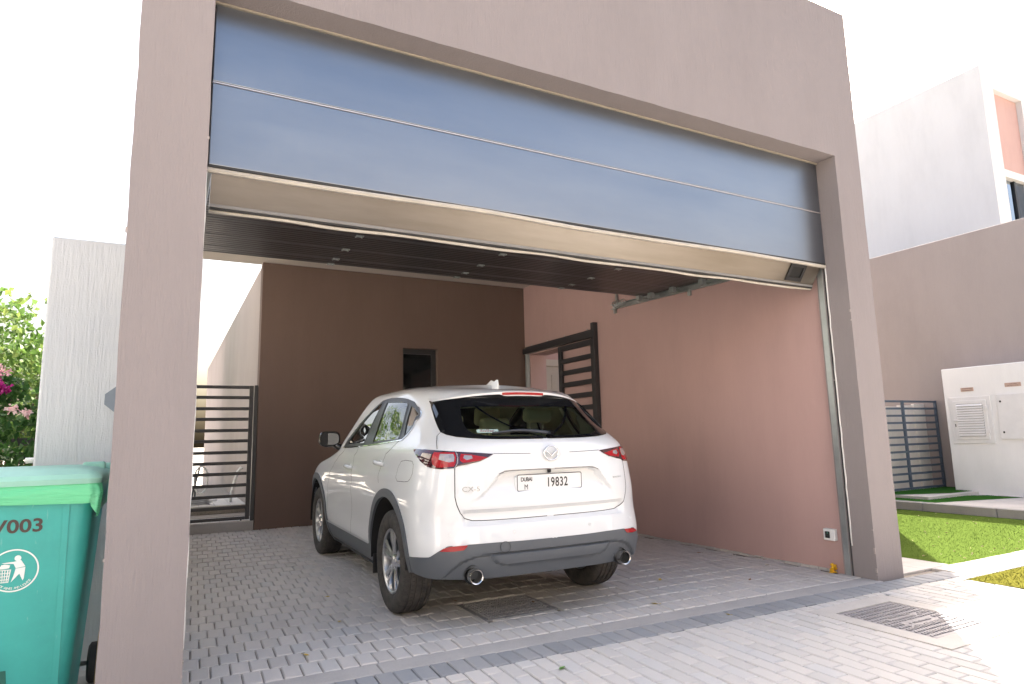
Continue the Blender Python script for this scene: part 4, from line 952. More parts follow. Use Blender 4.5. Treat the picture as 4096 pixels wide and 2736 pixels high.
def P(sig,z):
    x,y=base(sig,z); xs=taper(x,y,np.asarray(z,float)); dy=rearrelief(xs,y,z,sig)
    return np.stack([xs,y+dy,z+roofdrop(y,z)],-1)
# ------------------------------------------------------------------ the car (frame: x right, y forward, origin under the rear axle)
def sig_of(x, z):      # rear column for a given |x|
    w = pch(LZ, WD, z); n = pch(LZ, NR, z); return float(np.arcsin(min(1, max(0, x / w)) ** (n / 2)) / (np.pi / 2))
def sigy(y, z):
    z = float(z); yr, Lr, n, yf = float(pch(LZ, YR, z)), float(pch(LZ, LR, z)), float(pch(LZ, NR, z)), float(pch(LZ, YF, z)); Lf = .62 - .2 * float(sst(1.05, 1.3, z)); ya, yb = yr + Lr, yf - Lf
    if y >= yb: return 2 + .999 * math.asin(min(1, (y - yb) / Lf) ** (2.6 / 2)) / (math.pi / 2)
    if y >= ya: return 1 + (y - ya) / (yb - ya)
    return math.acos(min(1, max(0, 1 - (y - yr) / Lr)) ** (n / 2)) / (math.pi / 2)
def mm(s): s = np.asarray(s, float); return np.where(s < 1, 1.12 * s, np.where(s < 2, 1.12 + 3.0 * (s - 1), 4.12 + 1.0 * (s - 2)))
def unm(u): u = np.asarray(u, float); return np.where(u < 1.12, u / 1.12, np.where(u < 4.12, 1 + (u - 1.12) / 3.0, 2 + (u - 4.12)))
CELL = .0130
_xr = np.linspace(0, .75, 52); _sr = 2 / np.pi * np.arcsin(_xr ** 1.5)
GU = np.concatenate([1.12 * _sr, np.linspace(1.12 * _sr[-1], 1.12, 49)[1:], np.linspace(1.12, 4.12, 232)[1:], np.linspace(4.12, 5.12, 64)[1:]]); GZ = np.arange(.20, 1.6051, CELL); GZ = np.linspace(.20, 1.605, len(GZ))
def arc_yz(cy, cz, r, a0=0, a1=360, n=160): return [(cy + r * math.cos(math.radians(a0 + (a1 - a0) * k / n)), cz + r * math.sin(math.radians(a0 + (a1 - a0) * k / n))) for k in range(n + 1)]
def side(pts): return [(sigy(y, min(max(z, .1), 1.6)), z) for y, z in pts]
FT = {}
FT['black'] = [(.805, 1.52), (.80, 1.49), (.758, 1.43), (.722, 1.372), (.694, 1.326), (.669, 1.29), (.607, 1.267), (.515, 1.25), (.396, 1.239), (.292, 1.232), (.2, 1.228), (.118, 1.226), (0, 1.225), (-.05, 1.225), (-.05, 1.56), (.40, 1.55), (.70, 1.53), (.78, 1.522)]
FT['clear'] = [(.452, 1.487), (.451, 1.431), (.445, 1.369), (.431, 1.321), (.41, 1.287), (.363, 1.262), (.283, 1.248), (.197, 1.242), (.115, 1.239), (0, 1.238), (-.05, 1.238), (-.05, 1.495), (.3, 1.493)]
FT['lamp'] = [(.983, 1.164), (.82, 1.163), (.51, 1.148), (.365, 1.139), (.242, 1.128), (.272, 1.105), (.315, 1.082), (.403, 1.062), (.466, 1.054), (.494, 1.041), (.6, 1.035), (.685, 1.04), (.764, 1.054), (.849, 1.085), (.918, 1.119), (.969, 1.148)]
FT['red1'] = [(.702, 1.144), (.512, 1.141), (.492, 1.11), (.486, 1.076), (.497, 1.052), (.575, 1.046), (.648, 1.047), (.691, 1.063), (.715, 1.094), (.716, 1.126)]
FT['clr1'] = [(.640, 1.133), (.522, 1.131), (.505, 1.111), (.503, 1.083), (.541, 1.078), (.640, 1.096)]
FT['red2'] = [(.461, 1.132), (.39, 1.126), (.272, 1.105), (.322, 1.085), (.433, 1.073), (.459, 1.089), (.466, 1.119)]
FT['clr2'] = [(.435, 1.124), (.381, 1.119), (.37, 1.101), (.408, 1.090), (.438, 1.104)]
FT['gate'] = [(-.05, 1.3), (.669, 1.30), (.669, 1.29), (.714, 1.259), (.707, 1.213), (.681, 1.161), (.507, 1.149), (.48, 1.11), (.473, 1.073), (.491, 1.041), (.483, .955), (.470, .856), (.452, .809), (.421, .752), (.385, .717), (.330, .699), (.242, .695), (0, .694), (-.05, .694)]
FT['clad'] = [(1.05, .445), (.85, .472), (.699, .480), (.638, .505), (.584, .528), (.528, .550), (.46, .556), (.382, .557), (.218, .559), (.101, .556), (0, .555), (-.05, .555), (-.05, .05), (1.05, .05)]
FT['refl'] = [(.592, .519), (.563, .535), (.509, .548), (.382, .554), (.391, .541), (.411, .524), (.487, .518)]
FT['dlo'] = [(1.985, 1.150), (1.964, 1.237), (1.899, 1.351), (1.786, 1.446), (1.67, 1.512), (1.487, 1.522), (1.314, 1.515), (1.165, 1.506), (1.054, 1.492), (.989, 1.461), (.945, 1.427), (.952, 1.403), (1.018, 1.335), (1.086, 1.268), (1.132, 1.227), (1.3, 1.206), (1.489, 1.186), (1.603, 1.176), (1.8, 1.163)]
FT['glF'] = [(1.935, 1.178), (1.922, 1.243), (1.875, 1.343), (1.79, 1.425), (1.69, 1.497), (1.622, 1.500), (1.625, 1.386), (1.628, 1.286), (1.618, 1.192)]
FT['glR'] = [(1.538, 1.500), (1.168, 1.490), (1.141, 1.478), (1.147, 1.374), (1.168, 1.273), (1.175, 1.226), (1.492, 1.200), (1.500, 1.288), (1.512, 1.403)]
FT['glQ'] = [(1.092, 1.475), (1.015, 1.456), (.978, 1.429), (.974, 1.41), (1.037, 1.33), (1.1, 1.267), (1.129, 1.247), (1.122, 1.319), (1.103, 1.405)]
FT['fuel'] = [(1.028, 1.086), (.968, 1.083), (.943, 1.059), (.937, 1.005), (.96, .965), (.985, .945), (1.007, .94), (1.058, .937), (1.071, .96), (1.080, 1.029), (1.071, 1.076)]
LB = [(1.13, 1.19), (1.17, 1.09), (1.15, 1.0), (1.13, .9), (1.13, .72), (1.20, .405)]; LRr = [(.02, 1.24), (.10, 1.20), (.24, 1.12), (.29, 1.02), (.28, .90), (.50, .62), (.555, .405)]; LF = [(1.60, 1.152), (1.78, 1.07), (1.95, .97), (2.08, .84), (2.14, .72), (2.19, .405)]
FT['doorR'] = side(LRr) + side(LB)[::-1]; FT['doorF'] = side(LB) + side(LF)[::-1]
FT['wind'] = [(2.30, 1.175), (2.6, 1.165), (3.05, 1.16), (3.05, 1.565), (2.7, 1.56), (2.33, 1.55)]
for nm, cy in (('R', .05), ('F', 2.70)):
    FT['in' + nm] = side(arc_yz(cy, .375, .437)); FT['out' + nm] = side(arc_yz(cy, .375, .497))
def dens(pts, closed=True, step=.003):
    p = [(float(mm(s)), z) for s, z in pts]; out = []
    if closed: p = p + [p[0]]
    for a, b in zip(p, p[1:]):
        n = max(1, int(math.hypot(b[0] - a[0], b[1] - a[1]) / step)); out += [(a[0] + (b[0] - a[0]) * k / n, a[1] + (b[1] - a[1]) * k / n) for k in range(n)]
    if not closed: out.append(p[-1])
    return np.array(out)
def pip(poly, U, Z):
    p = np.array([(float(mm(s)), z) for s, z in poly]); c = np.zeros(U.shape, bool); j = len(p) - 1
    for i in range(len(p)):
        yi, yj = p[i, 1], p[j, 1]
        if yi != yj:
            t = (yi > Z) != (yj > Z); c ^= t & (U < (p[j, 0] - p[i, 0]) * (Z - yi) / (yj - yi) + p[i, 0])
        j = i
    return c
nu, nz = len(GU), len(GZ)
UG, ZG = np.meshgrid(GU, GZ, indexing='ij'); UG, ZG = UG.copy(), ZG.copy(); best = np.full((nu, nz), 9.0); SN = np.zeros((nu, nz), bool)
U0, Z0 = UG.copy(), ZG.copy()
SILL = dens([(.98, .40), (2.0, .40), (2.1, .42), (3, .44)], False); BOT = dens([(0, .333), (.4, .334), (.75, .345), (.95, .36), (1.02, .36)], False)
for pts in [dens(v) for v in FT.values()] + [SILL, BOT]:
    iu = np.clip(np.searchsorted(GU, pts[:, 0]), 1, nu - 1); iu -= (pts[:, 0] - GU[iu - 1] < GU[iu] - pts[:, 0]); jz = np.clip(np.round((pts[:, 1] - GZ[0]) / (GZ[1] - GZ[0])).astype(int), 0, nz - 1)
    for k in range(len(pts)):
        i, j = iu[k], jz[k]; d = math.hypot(pts[k, 0] - U0[i, j], pts[k, 1] - Z0[i, j])
        if d < best[i, j] and d < .0105 and 0 < j < nz - 1:
            best[i, j] = d; SN[i, j] = True; ZG[i, j] = pts[k, 1]
            if 0 < i < nu - 1: UG[i, j] = pts[k, 0]
VP = P(unm(UG), ZG)                              # nu x nz x 3 (right-hand half, x > 0)
VN = np.cross(np.gradient(VP, axis=0), np.gradient(VP, axis=1)); VN /= np.linalg.norm(VN, axis=-1, keepdims=True) + 1e-9
if VN[200, 40, 0] < 0: VN = -VN
# faces
ii, jj = np.meshgrid(np.arange(nu - 1), np.arange(nz - 1), indexing='ij'); ii, jj = ii.ravel(), jj.ravel()
idx = lambda i, j: i * nz + j
A_, B_, C_, D_ = idx(ii, jj), idx(ii + 1, jj), idx(ii + 1, jj + 1), idx(ii, jj + 1); sn = SN.ravel()
ac = sn[A_] & sn[C_] & ~(sn[B_] & sn[D_]); bd_ = sn[B_] & sn[D_] & ~ac
fl_ = [(a, b, c, d) for a, b, c, d, s, t in zip(A_, B_, C_, D_, ac, bd_) if not (s or t)]
for a, b, c, d in zip(A_[ac], B_[ac], C_[ac], D_[ac]): fl_ += [(a, b, c), (a, c, d)]
for a, b, c, d in zip(A_[bd_], B_[bd_], C_[bd_], D_[bd_]): fl_ += [(a, b, d), (b, c, d)]
Uf, Zf_ = UG.ravel(), ZG.ravel()
cu_ = np.array([Uf[list(f)].mean() for f in fl_]); cz_ = np.array([Zf_[list(f)].mean() for f in fl_]); cs_ = unm(cu_)
reg = np.full(len(fl_), 'body', dtype=object)
def setr(name, mask): reg[mask] = name
IN = {k: pip(v, cu_, cz_) for k, v in FT.items()}
setr('doorF', IN['doorF'] & (cz_ > .40)); setr('doorR', IN['doorR'] & (cz_ > .40)); setr('gate', IN['gate']); setr('fuel', IN['fuel'])
setr('dlo', IN['dlo']); setr('glF', IN['glF']); setr('glR', IN['glR']); setr('glQ', IN['glQ']); setr('wind', IN['wind']); setr('black', IN['black']); setr('clear', IN['clear'])
setr('lampb', IN['lamp'] & (cs_ > np.interp(cz_, [1.041, 1.073, 1.11, 1.149], [.491, .473, .48, .507]))); setr('lampg', IN['lamp'] & (reg != 'lampb'))
setr('clad', IN['clad'] | ((cz_ < np.interp(cs_, [1, 2, 2.1, 3], [.40, .40, .42, .44])) & (cs_ > .98))); pass
setr('sill', (reg == 'clad') & (cs_ > .985)); setr('archR', IN['outR']); setr('archF', IN['outF']); setr('hole', IN['outR'] & (cs_ < 1.03) & (cz_ < .352)); reg[IN['inR']] = 'hole'; setr('hole', IN['inR'] | IN['inF'] | ((cz_ < np.interp(cs_, [0, .4, .75, .95, .99, 1.0], [.333, .334, .345, .36, .36, 0])) & (cs_ < 1.0)))
VPf, VNf = VP.reshape(-1, 3), VN.reshape(-1, 3)
CARX, CARY, CARA = -2.8255, 1.2485, -.01322
car = empty('parked_car', (CARX, CARY, 0), CARA, 'white compact SUV parked nose-in inside the garage seen from its rear left', 'car'); car.rotation_euler = (.0095, 0, CARA)
def panel(name, regs, m, sides=(-1, 1), off=0.0, skirt=0.0, parent=None, sub=None, sharp=32, extra=None):
    """one mesh from surface regions on the chosen sides"""
    V, F_, MI = [], [], []
    for s in sides:
        sel = [k for k in range(len(fl_)) if reg[k] in regs]; mp = {}
        for k in sel:
            f = []
            for v in fl_[k]:
                if v not in mp:
                    q = VPf[v] + VNf[v] * off; mp[v] = len(V); V.append((s * q[0], q[1], q[2]))
                f.append(mp[v])
            F_.append(tuple(f) if s > 0 else tuple(f[::-1])); MI.append(sub[k] if sub is not None else 0)
        if skirt:
            cnt = {}
            for k in sel:
                f = fl_[k]
                for a, b in zip(f, f[1:] + f[:1]): cnt[(min(a, b), max(a, b))] = cnt.get((min(a, b), max(a, b)), 0) + 1
            mp2 = {}
            for (a, b), c in cnt.items():
                if c == 1 and not (Uf[a] < 1e-6 and Uf[b] < 1e-6):
                    for v in (a, b):
                        if v not in mp2: q = VPf[v] + VNf[v] * (off - skirt); mp2[v] = len(V); V.append((s * q[0], q[1], q[2]))
                    F_.append((mp[a], mp[b], mp2[b], mp2[a])); MI.append(0)
    if extra: 
        b = len(V); V += extra[0]; F_ += [tuple(b + q for q in f) for f in extra[1]]; MI += [0] * len(extra[1])
    me = bpy.data.meshes.new(name); me.from_pydata(V, [], F_); me.polygons.foreach_set('material_index', MI)
    o = mesh_obj(name, me, m, parent if parent is not None else car)
    bm = bmesh.new(); bm.from_mesh(me); bmesh.ops.remove_doubles(bm, verts=bm.verts, dist=2e-5)
    if not skirt: bmesh.ops.recalc_face_normals(bm, faces=bm.faces)
    bm.to_mesh(me); bm.free(); me.shade_smooth(); me.set_sharp_from_angle(angle=math.radians(sharp)); return o
M_paint = mat('pearl_white_paint', (.705, .72, .73), .32, coat=1, coat_rough=.02)
p = pos(M_paint, True); bump(M_paint, noise(M_paint, p, 5, 2, .5), .015, .01)
M_clad = mat('grey_bumper_plastic', (.085, .094, .106), .48, spec=.5); p = pos(M_clad, True); bump(M_clad, noise(M_clad, p, 420, 2, .6), .12, .001)
M_gloss = mat('gloss_black_trim', (.008, .009, .011), .08, coat=.6)
M_satin = mat('satin_black_trim', (.018, .019, .021), .35)
M_chrome = mat('bright_chrome', (.80, .81, .82), .06, metal=1)
M_red = mat('red_lamp_lens', (.34, .003, .008), .22, coat=.35, spec=.3); M_smoke = mat('smoked_lamp_lens', (.045, .006, .010), .05, coat=1); M_clr = mat('clear_lamp_lens', (.36, .33, .33), .12, coat=1, metal=.35)
p = pos(M_clr, True); bump(M_clr, noise(M_clr, mapping(M_clr, p, (90, 90, 14)), 1, 2, .5), .5, .01)
def glass(name, tint, refl_rough=.0):
    m = bpy.data.materials.new(name); m.use_nodes = True; MATS[name] = m; nt = m.node_tree; nt.nodes.remove(nt.nodes['Principled BSDF'])
    t = N(m, 'ShaderNodeBsdfTransparent'); t.inputs[0].default_value = (*tint, 1); g = N(m, 'ShaderNodeBsdfGlossy'); g.inputs['Roughness'].default_value = refl_rough
    fr = N(m, 'ShaderNodeFresnel'); fr.inputs[0].default_value = 1.52; sm = N(m, 'ShaderNodeMixShader'); k = math_(m, 'ADD', math_(m, 'MULTIPLY', fr.outputs[0], 1.5), .02)
    L(m, k, sm.inputs[0]); L(m, t.outputs[0], sm.inputs[1]); L(m, g.outputs[0], sm.inputs[2]); L(m, sm.outputs[0], nt.nodes['Material Output'].inputs[0]); return m
M_gl_r = glass('tinted_rear_glass', (.86, .97, .84)); M_gl_s = glass('tinted_side_glass', (.76, .83, .77)); M_gl_w = glass('windscreen_glass', (.70, .76, .72))
from mathutils.geometry import delaunay_2d_cdt
def patch(name, poly, m, s=-1, off=.003, skirt=.008, step=.006, parent=None, rnd=0):
    """crisp-edged skin patch: outline and inner points triangulated in the unrolled plane, then laid on the body"""
    d = dens(poly, True, step); pts = [Vector((float(a), float(b))) for a, b in d]; nb = len(pts)
    u0, u1, z0, z1 = d[:, 0].min(), d[:, 0].max(), d[:, 1].min(), d[:, 1].max()
    gu, gz_ = np.meshgrid(np.arange(u0, u1, .012), np.arange(z0, z1, .012)); gu, gz_ = gu.ravel(), gz_.ravel(); ins = pip(poly, gu, gz_)
    for a, b, k in zip(gu, gz_, ins):
        if k and np.min(np.hypot(d[:, 0] - a, d[:, 1] - b)) > .005: pts.append(Vector((float(a), float(b))))
    r = delaunay_2d_cdt(pts, [], [list(range(nb))], 1, 1e-5); V2 = np.array([(v.x, v.y) for v in r[0]]); F2 = [tuple(f) for f in r[2]]
    S_ = np.maximum(unm(V2[:, 0]), 3e-3); Q = P(S_, V2[:, 1]); h = 1e-3; Nn = np.cross(P(S_ + h, V2[:, 1]) - P(S_ - h, V2[:, 1]), P(S_, V2[:, 1] + h) - P(S_, V2[:, 1] - h)); Nn /= np.linalg.norm(Nn, axis=1, keepdims=True) + 1e-12
    Nn *= np.sign((Nn * (Q - np.array([0, 1.2, .8]))).sum(1))[:, None]; F0 = np.array([s, 1, 1]); top = (Q + Nn * off) * F0; V = [tuple(v) for v in top]; cnt = {}
    for f in F2:
        for a, b in zip(f, f[1:] + f[:1]): cnt[(min(a, b), max(a, b))] = cnt.get((min(a, b), max(a, b)), 0) + 1
    F3 = list(F2); mp = {}
    if skirt:
        for (a, b), c in cnt.items():
            if c == 1:
                for v in (a, b):
                    if v not in mp: mp[v] = len(V); V.append(tuple((Q[v] + Nn[v] * (off - skirt)) * F0))
                F3.append((a, b, mp[b], mp[a]))
    me = bpy.data.meshes.new(name); me.from_pydata(V, [], F3); o = mesh_obj(name, me, m, parent or car); bm = bmesh.new(); bm.from_mesh(me); bmesh.ops.recalc_face_normals(bm, faces=bm.faces); bm.to_mesh(me); bm.free()
    me.shade_smooth(); me.set_sharp_from_angle(angle=math.radians(50)); return o
SPL = [(.507, 1.149), (.482, 1.11), (.475, 1.073), (.492, 1.041)]
def lamp_parts(s):
    lp = FT['lamp']; outer = lp[:2] + [(.509, 1.148), (.484, 1.11), (.477, 1.073), (.494, 1.041)] + lp[10:]; inner = [(.504, 1.1475)] + lp[3:9] + [(.488, 1.043), (.470, 1.073), (.477, 1.11)]
    a = patch('tail_lamp', outer, M_smoke, s, .005, .014); patch('red_lens', FT['red1'], M_red, s, .0062, .002, parent=a); patch('clear_lens', FT['clr1'], M_clr, s, .0074, .002, parent=a)
    b = patch('tailgate_lamp', inner, M_smoke, s, .005, .014); patch('red_lens', FT['red2'], M_red, s, .0062, .002, parent=b); patch('clear_lens', FT['clr2'], M_clr, s, .0074, .002, parent=b)
    patch('reflector', FT['refl'], M_red, s, .010, .012)
# roof cap closing the shell
capV, capF = [], []
topc = VP[:, -1, :]; KR = 14
def spine(y): return min(max(y, .10), 1.12)
rings_ = []
for k in range(KR + 1):
    t = k / KR; row = []
    for i in range(nu):
        x, y, z = topc[i]; sy = spine(y); kk = 1 - t
        row.append((x * kk, sy + (y - sy) * (kk ** .85), z + .034 * (1 - kk ** 2)))
    rings_.append(row)
for s in (-1, 1):
    b = len(capV)
    for row in rings_: capV += [(s * x, y, z) for x, y, z in row]
    for k in range(KR):
        for i in range(nu - 1):
            f = (b + k * nu + i, b + k * nu + i + 1, b + (k + 1) * nu + i + 1, b + (k + 1) * nu + i); capF.append(f if s > 0 else f[::-1])
body = panel('body_shell', ('body', 'lampb', 'lampg'), M_paint, extra=(capV, capF))
panel('tailgate', ('gate',), M_paint); 
for s in (-1, 1):
    fd = panel('front_door', ('doorF',), M_paint, (s,)); rdv = panel('rear_door', ('doorR',), M_paint, (s,)); panel('window_frame', ('dlo',), M_satin, (s,), .001)
    panel('window_glass', ('glF',), M_gl_s, (s,), -.002, parent=fd); panel('window_glass', ('glR',), M_gl_s, (s,), -.002, parent=rdv); panel('quarter_window', ('glQ',), M_gl_s, (s,), -.002)
    panel('fuel_flap' if s < 0 else 'rear_wing_panel', ('fuel',), M_paint, (s,), .0006)
    lamp_parts(s)
panel('lower_bumper', ('clad',), M_clad, off=.006, skirt=.03)
for s in (-1, 1):
    for rg in ('archR', 'archF'): panel('wheel_arch_trim', (rg,), M_clad, (s,), .011, .05)
    keep = reg.copy(); reg[(reg == 'sill') & (cs_ > 2.05)] = 'sillf'; panel('sill_trim', ('sill',), M_clad, (s,), .006, .03); reg = keep
keep = reg.copy(); reg[(reg == 'sill') & (cs_ > 2.05)] = 'sillf'; panel('front_bumper_trim', ('sillf',), M_clad, off=.006, skirt=.03); reg = keep
panel('rear_window_surround', ('black',), M_gloss, off=.0015, skirt=.006); panel('rear_window', ('clear',), M_gl_r, off=.0015); panel('windscreen', ('wind',), M_gl_w)
# cabin lining just inside the shell (same window openings)
M_lin = mat('beige_cabin_lining', (.68, .66, .57), .85); sel_ = ('body', 'dlo', 'black', 'gate')
keep = reg.copy(); reg[(cz_ < 1.06)] = 'x'; panel('cabin_lining', ('body', 'dlo'), M_lin, off=-.022, extra=([(x, y, z - .03) for x, y, z in capV], capF)); panel('rear_lining', ('black',), M_lin, off=-.02); reg = keep
def ribbon(name, pts, w, off, m, sides=(-1,), closed=False, parent=None, both=True):
    """thin strip lying on the skin along a (sigma,z) line"""
    d = dens(pts, closed, .008); bm = bmesh.new()
    for s in sides:
        S_ = np.maximum(unm(d[:, 0]), 3e-3); Q = P(S_, d[:, 1]); h = 1e-3; Tu = P(S_ + h, d[:, 1]) - P(S_ - h, d[:, 1]); Tz = P(S_, d[:, 1] + h) - P(S_, d[:, 1] - h); Nn = np.cross(Tu, Tz); Nn /= np.linalg.norm(Nn, axis=1, keepdims=True) + 1e-12
        Nn *= np.sign((Nn * (Q - np.array([0, 1.2, .8]))).sum(1))[:, None]
        t = np.gradient(Q, axis=0); t /= np.linalg.norm(t, axis=1, keepdims=True) + 1e-12; b = np.cross(t, Nn); F0 = np.array([s, 1, 1])
        Lp = [bm.verts.new(((q + n_ * off - bb * w / 2) * F0).tolist()) for q, n_, bb in zip(Q, Nn, b)]; Rp = [bm.verts.new(((q + n_ * off + bb * w / 2) * F0).tolist()) for q, n_, bb in zip(Q, Nn, b)]
        for k in range(len(Q) - (0 if closed else 1)):
            k2 = (k + 1) % len(Q); bm.faces.new((Lp[k], Lp[k2], Rp[k2], Rp[k]))
    return bm_obj(name, bm, m, parent or car)
M_gap = mat('panel_gap', (.035, .035, .036), .8)
gl = FT['gate']
for nm_ in ('glF', 'glR', 'glQ'): ribbon('pane_seal', FT[nm_], .018, .0035, M_satin, (-1, 1), True)
ribbon('frame_seal', FT['dlo'], .012, .003, M_satin, (-1, 1), True)
ribbon('frit_band', [q_ for q_ in FT['clear'] if q_[0] >= 0] + [(0, 1.238)], .018, .003, M_gloss, (-1, 1))
ribbon('frit_band', [(0, 1.495), (.3, 1.493), (.452, 1.487)], .018, .003, M_gloss, (-1, 1))
ribbon('glass_edge', FT['black'][:13], .010, .004, M_gloss, (-1, 1))
ribbon('shut_line', [(.669, 1.29), (.714, 1.259), (.707, 1.213), (.684, 1.166)], .005, .0012, M_gap, (-1, 1)); ribbon('shut_line', gl[9:18], .006, .0012, M_gap, (-1, 1))
ribbon('shut_line', side(LB), .0055, .0012, M_gap, (-1, 1)); ribbon('shut_line', side(LRr[:5]), .005, .0012, M_gap, (-1, 1)); ribbon('shut_line', side(LF), .005, .0012, M_gap, (-1, 1)); ribbon('shut_line', FT['fuel'], .0035, .0014, M_gap, (-1,), True)
ribbon('chrome_belt_trim', [(1.985, 1.150), (1.8, 1.161), (1.603, 1.174), (1.489, 1.184), (1.3, 1.204), (1.132, 1.225), (1.086, 1.266), (1.018, 1.333), (.952, 1.401), (.943, 1.427), (.987, 1.463)], .009, .005, M_chrome, (-1, 1))
ribbon('sill_chrome', side([(.57, .408), (1.2, .408), (2.22, .408)]), .010, .010, mat('pale_sill_strip', (.45, .47, .48), .3, metal=.5), (-1, 1))
ribbon('tailgate_joint', [(.242, 1.130), (.12, 1.126), (.055, 1.124)], .0035, .0012, M_gap, (-1, 1))
ribbon('hood_edge', [(.20, .995), (.173, 1.009), (.133, 1.015), (.061, 1.017), (0, 1.017)], .006, .0014, mat('grey_seam', (.16, .155, .15), .7), (-1, 1))
def on_skin(sg, z, s=-1):
    Q = P(sg, z); h = 1e-3; n_ = np.cross(P(sg + h, z) - P(sg - h, z), P(sg, z + h) - P(sg, z - h)); n_ /= np.linalg.norm(n_); n_ *= np.sign((n_ * (Q - np.array([0, 1.2, .8]))).sum()); F0 = np.array([s, 1, 1]); return Vector(Q * F0), Vector(n_ * F0)
def disc_on(name, sg, z, r, h, m, s=-1, n=20, parent=None, ringed=False):
    q, n_ = on_skin(sg, z, s); bm = bmesh.new(); R_ = n_.to_track_quat('Z', 'Y').to_matrix().to_4x4(); T_ = Matrix.Translation(q) @ R_
    prof = [(-.004, r), (h * .7, r), (h, r * .85), (h, .0005)] if not ringed else [(-.004, r), (h, r), (h, r * .72), (h * .3, r * .66), (h * .3, r * .55), (h, r * .5), (h, .0005)]
    add_lathe(bm, prof, n, 'z'); bmesh.ops.transform(bm, matrix=T_, verts=bm.verts); return bm_obj(name, bm, m, parent or car, auto=40)
for s in (-1, 1):
    for sg, z in ((.505, .624), (.12, .617)): disc_on('parking_sensor', sg, z, .0125, .003, M_paint, s, ringed=True)
q, n_ = on_skin(.172, .526); bm = bmesh.new(); T_ = Matrix.Translation(q) @ n_.to_track_quat('Z', 'Y').to_matrix().to_4x4()
add_lathe(bm, [(.009, .034), (.0105, .034), (.0105, .0365), (.009, .0365)], 28, 'z', closed=True); bmesh.ops.transform(bm, matrix=T_, verts=bm.verts); bm_obj('tow_cover', bm, M_satin, car)
# ---- spoiler with third brake lamp
from mathutils.bvhtree import BVHTree
bmx = bmesh.new(); bmx.from_mesh(body.data); bvh = BVHTree.FromBMesh(bmx)
def roofz(x, y):
    h = bvh.ray_cast(Vector((x, y, 2.2)), Vector((0, 0, -1))); return h[0].z if h[0] is not None else None
bm = bmesh.new(); bmu = bmesh.new(); tops, unders = [], []
for k in range(41):
    x = -.645 + 1.29 * k / 40; a = abs(x) / .645
    yl = -.425 + .25 * a ** 2.6; zl = 1.578 - .066 * a ** 2.2; yf = yl + .27
    zf = roofz(x, yf) or (zl + .02)
    th = .020 * (1 - .7 * a ** 3)
    dip = .016 * (1 - sst(.15, .20, abs(x)))   # notch for the brake lamp
    pts = [(yf, zf + .0015)]
    for t in (.25, .5, .75, .92): 
        y = yf + (yl - yf) * t; zz_ = (zf + .002) * (1 - t) + zl * t + .010 * math.sin(math.pi * t) * (1 - a ** 4); pts.append((y, zz_))
    pts += [(yl, zl - .003), (yl + .002, zl - th - dip)]
    tops.append([bm.verts.new((x, y, z)) for y, z in pts])
    yg = yl + .085; unders.append([bmu.verts.new((x, yl + .0025, zl - th - dip)), bmu.verts.new((x, yl + .03, zl - th - dip - .010)), bmu.verts.new((x, yg, zl - th - .045))])
for A, B in zip(tops, tops[1:]):
    for k in range(len(A) - 1): bm.faces.new((A[k], A[k + 1], B[k + 1], B[k]))
for A, B in zip(unders, unders[1:]):
    for k in range(2): bmu.faces.new((A[k], A[k + 1], B[k + 1], B[k]))
spo = bm_obj('roof_spoiler', bm, M_paint, car, auto=40); bm_obj('spoiler_underside', bmu, M_satin, car, auto=50)
bm = bmesh.new(); pr = []
for k in range(21):
    x = -.176 + .352 * k / 20; a = abs(x) / .645; yl = -.425 + .25 * a ** 2.6; zl = 1.578 - .066 * a ** 2.2; pr.append([bm.verts.new((x, yl - .003, zl - .009)), bm.verts.new((x, yl - .004, zl - .028)), bm.verts.new((x, yl + .012, zl - .030)), bm.verts.new((x, yl + .012, zl - .008))])
for A, B in zip(pr, pr[1:]):
    for k in range(4): bm.faces.new((A[k], A[(k + 1) % 4], B[(k + 1) % 4], B[k]))
bm_obj('third_brake_lamp', bm, M_red, car, auto=40)
for s in (-1, 1):     # side deflector fins beside the rear glass
    bm = bmesh.new(); R_ = []
    for sg, z, hh in ((.79, 1.515, .010), (.735, 1.48, .020), (.69, 1.43, .022), (.655, 1.38, .022), (.632, 1.335, .018), (.628, 1.297, .006)):
        q, n_ = on_skin(sg, z, s); q2, _ = on_skin(sg + .055, z, s); R_.append([bm.verts.new(q + n_ * .001), bm.verts.new(q + n_ * hh), bm.verts.new(q2 + n_ * (hh * .4 + .003)), bm.verts.new(q2 + n_ * .001)])
    for A, B in zip(R_, R_[1:]):
        for k in range(3): bm.faces.new((A[k], A[k + 1], B[k + 1], B[k]))
    bm.faces.new(R_[0]); bm.faces.new(R_[-1]); bm_obj('side_deflector', bm, M_gloss, car, auto=45)
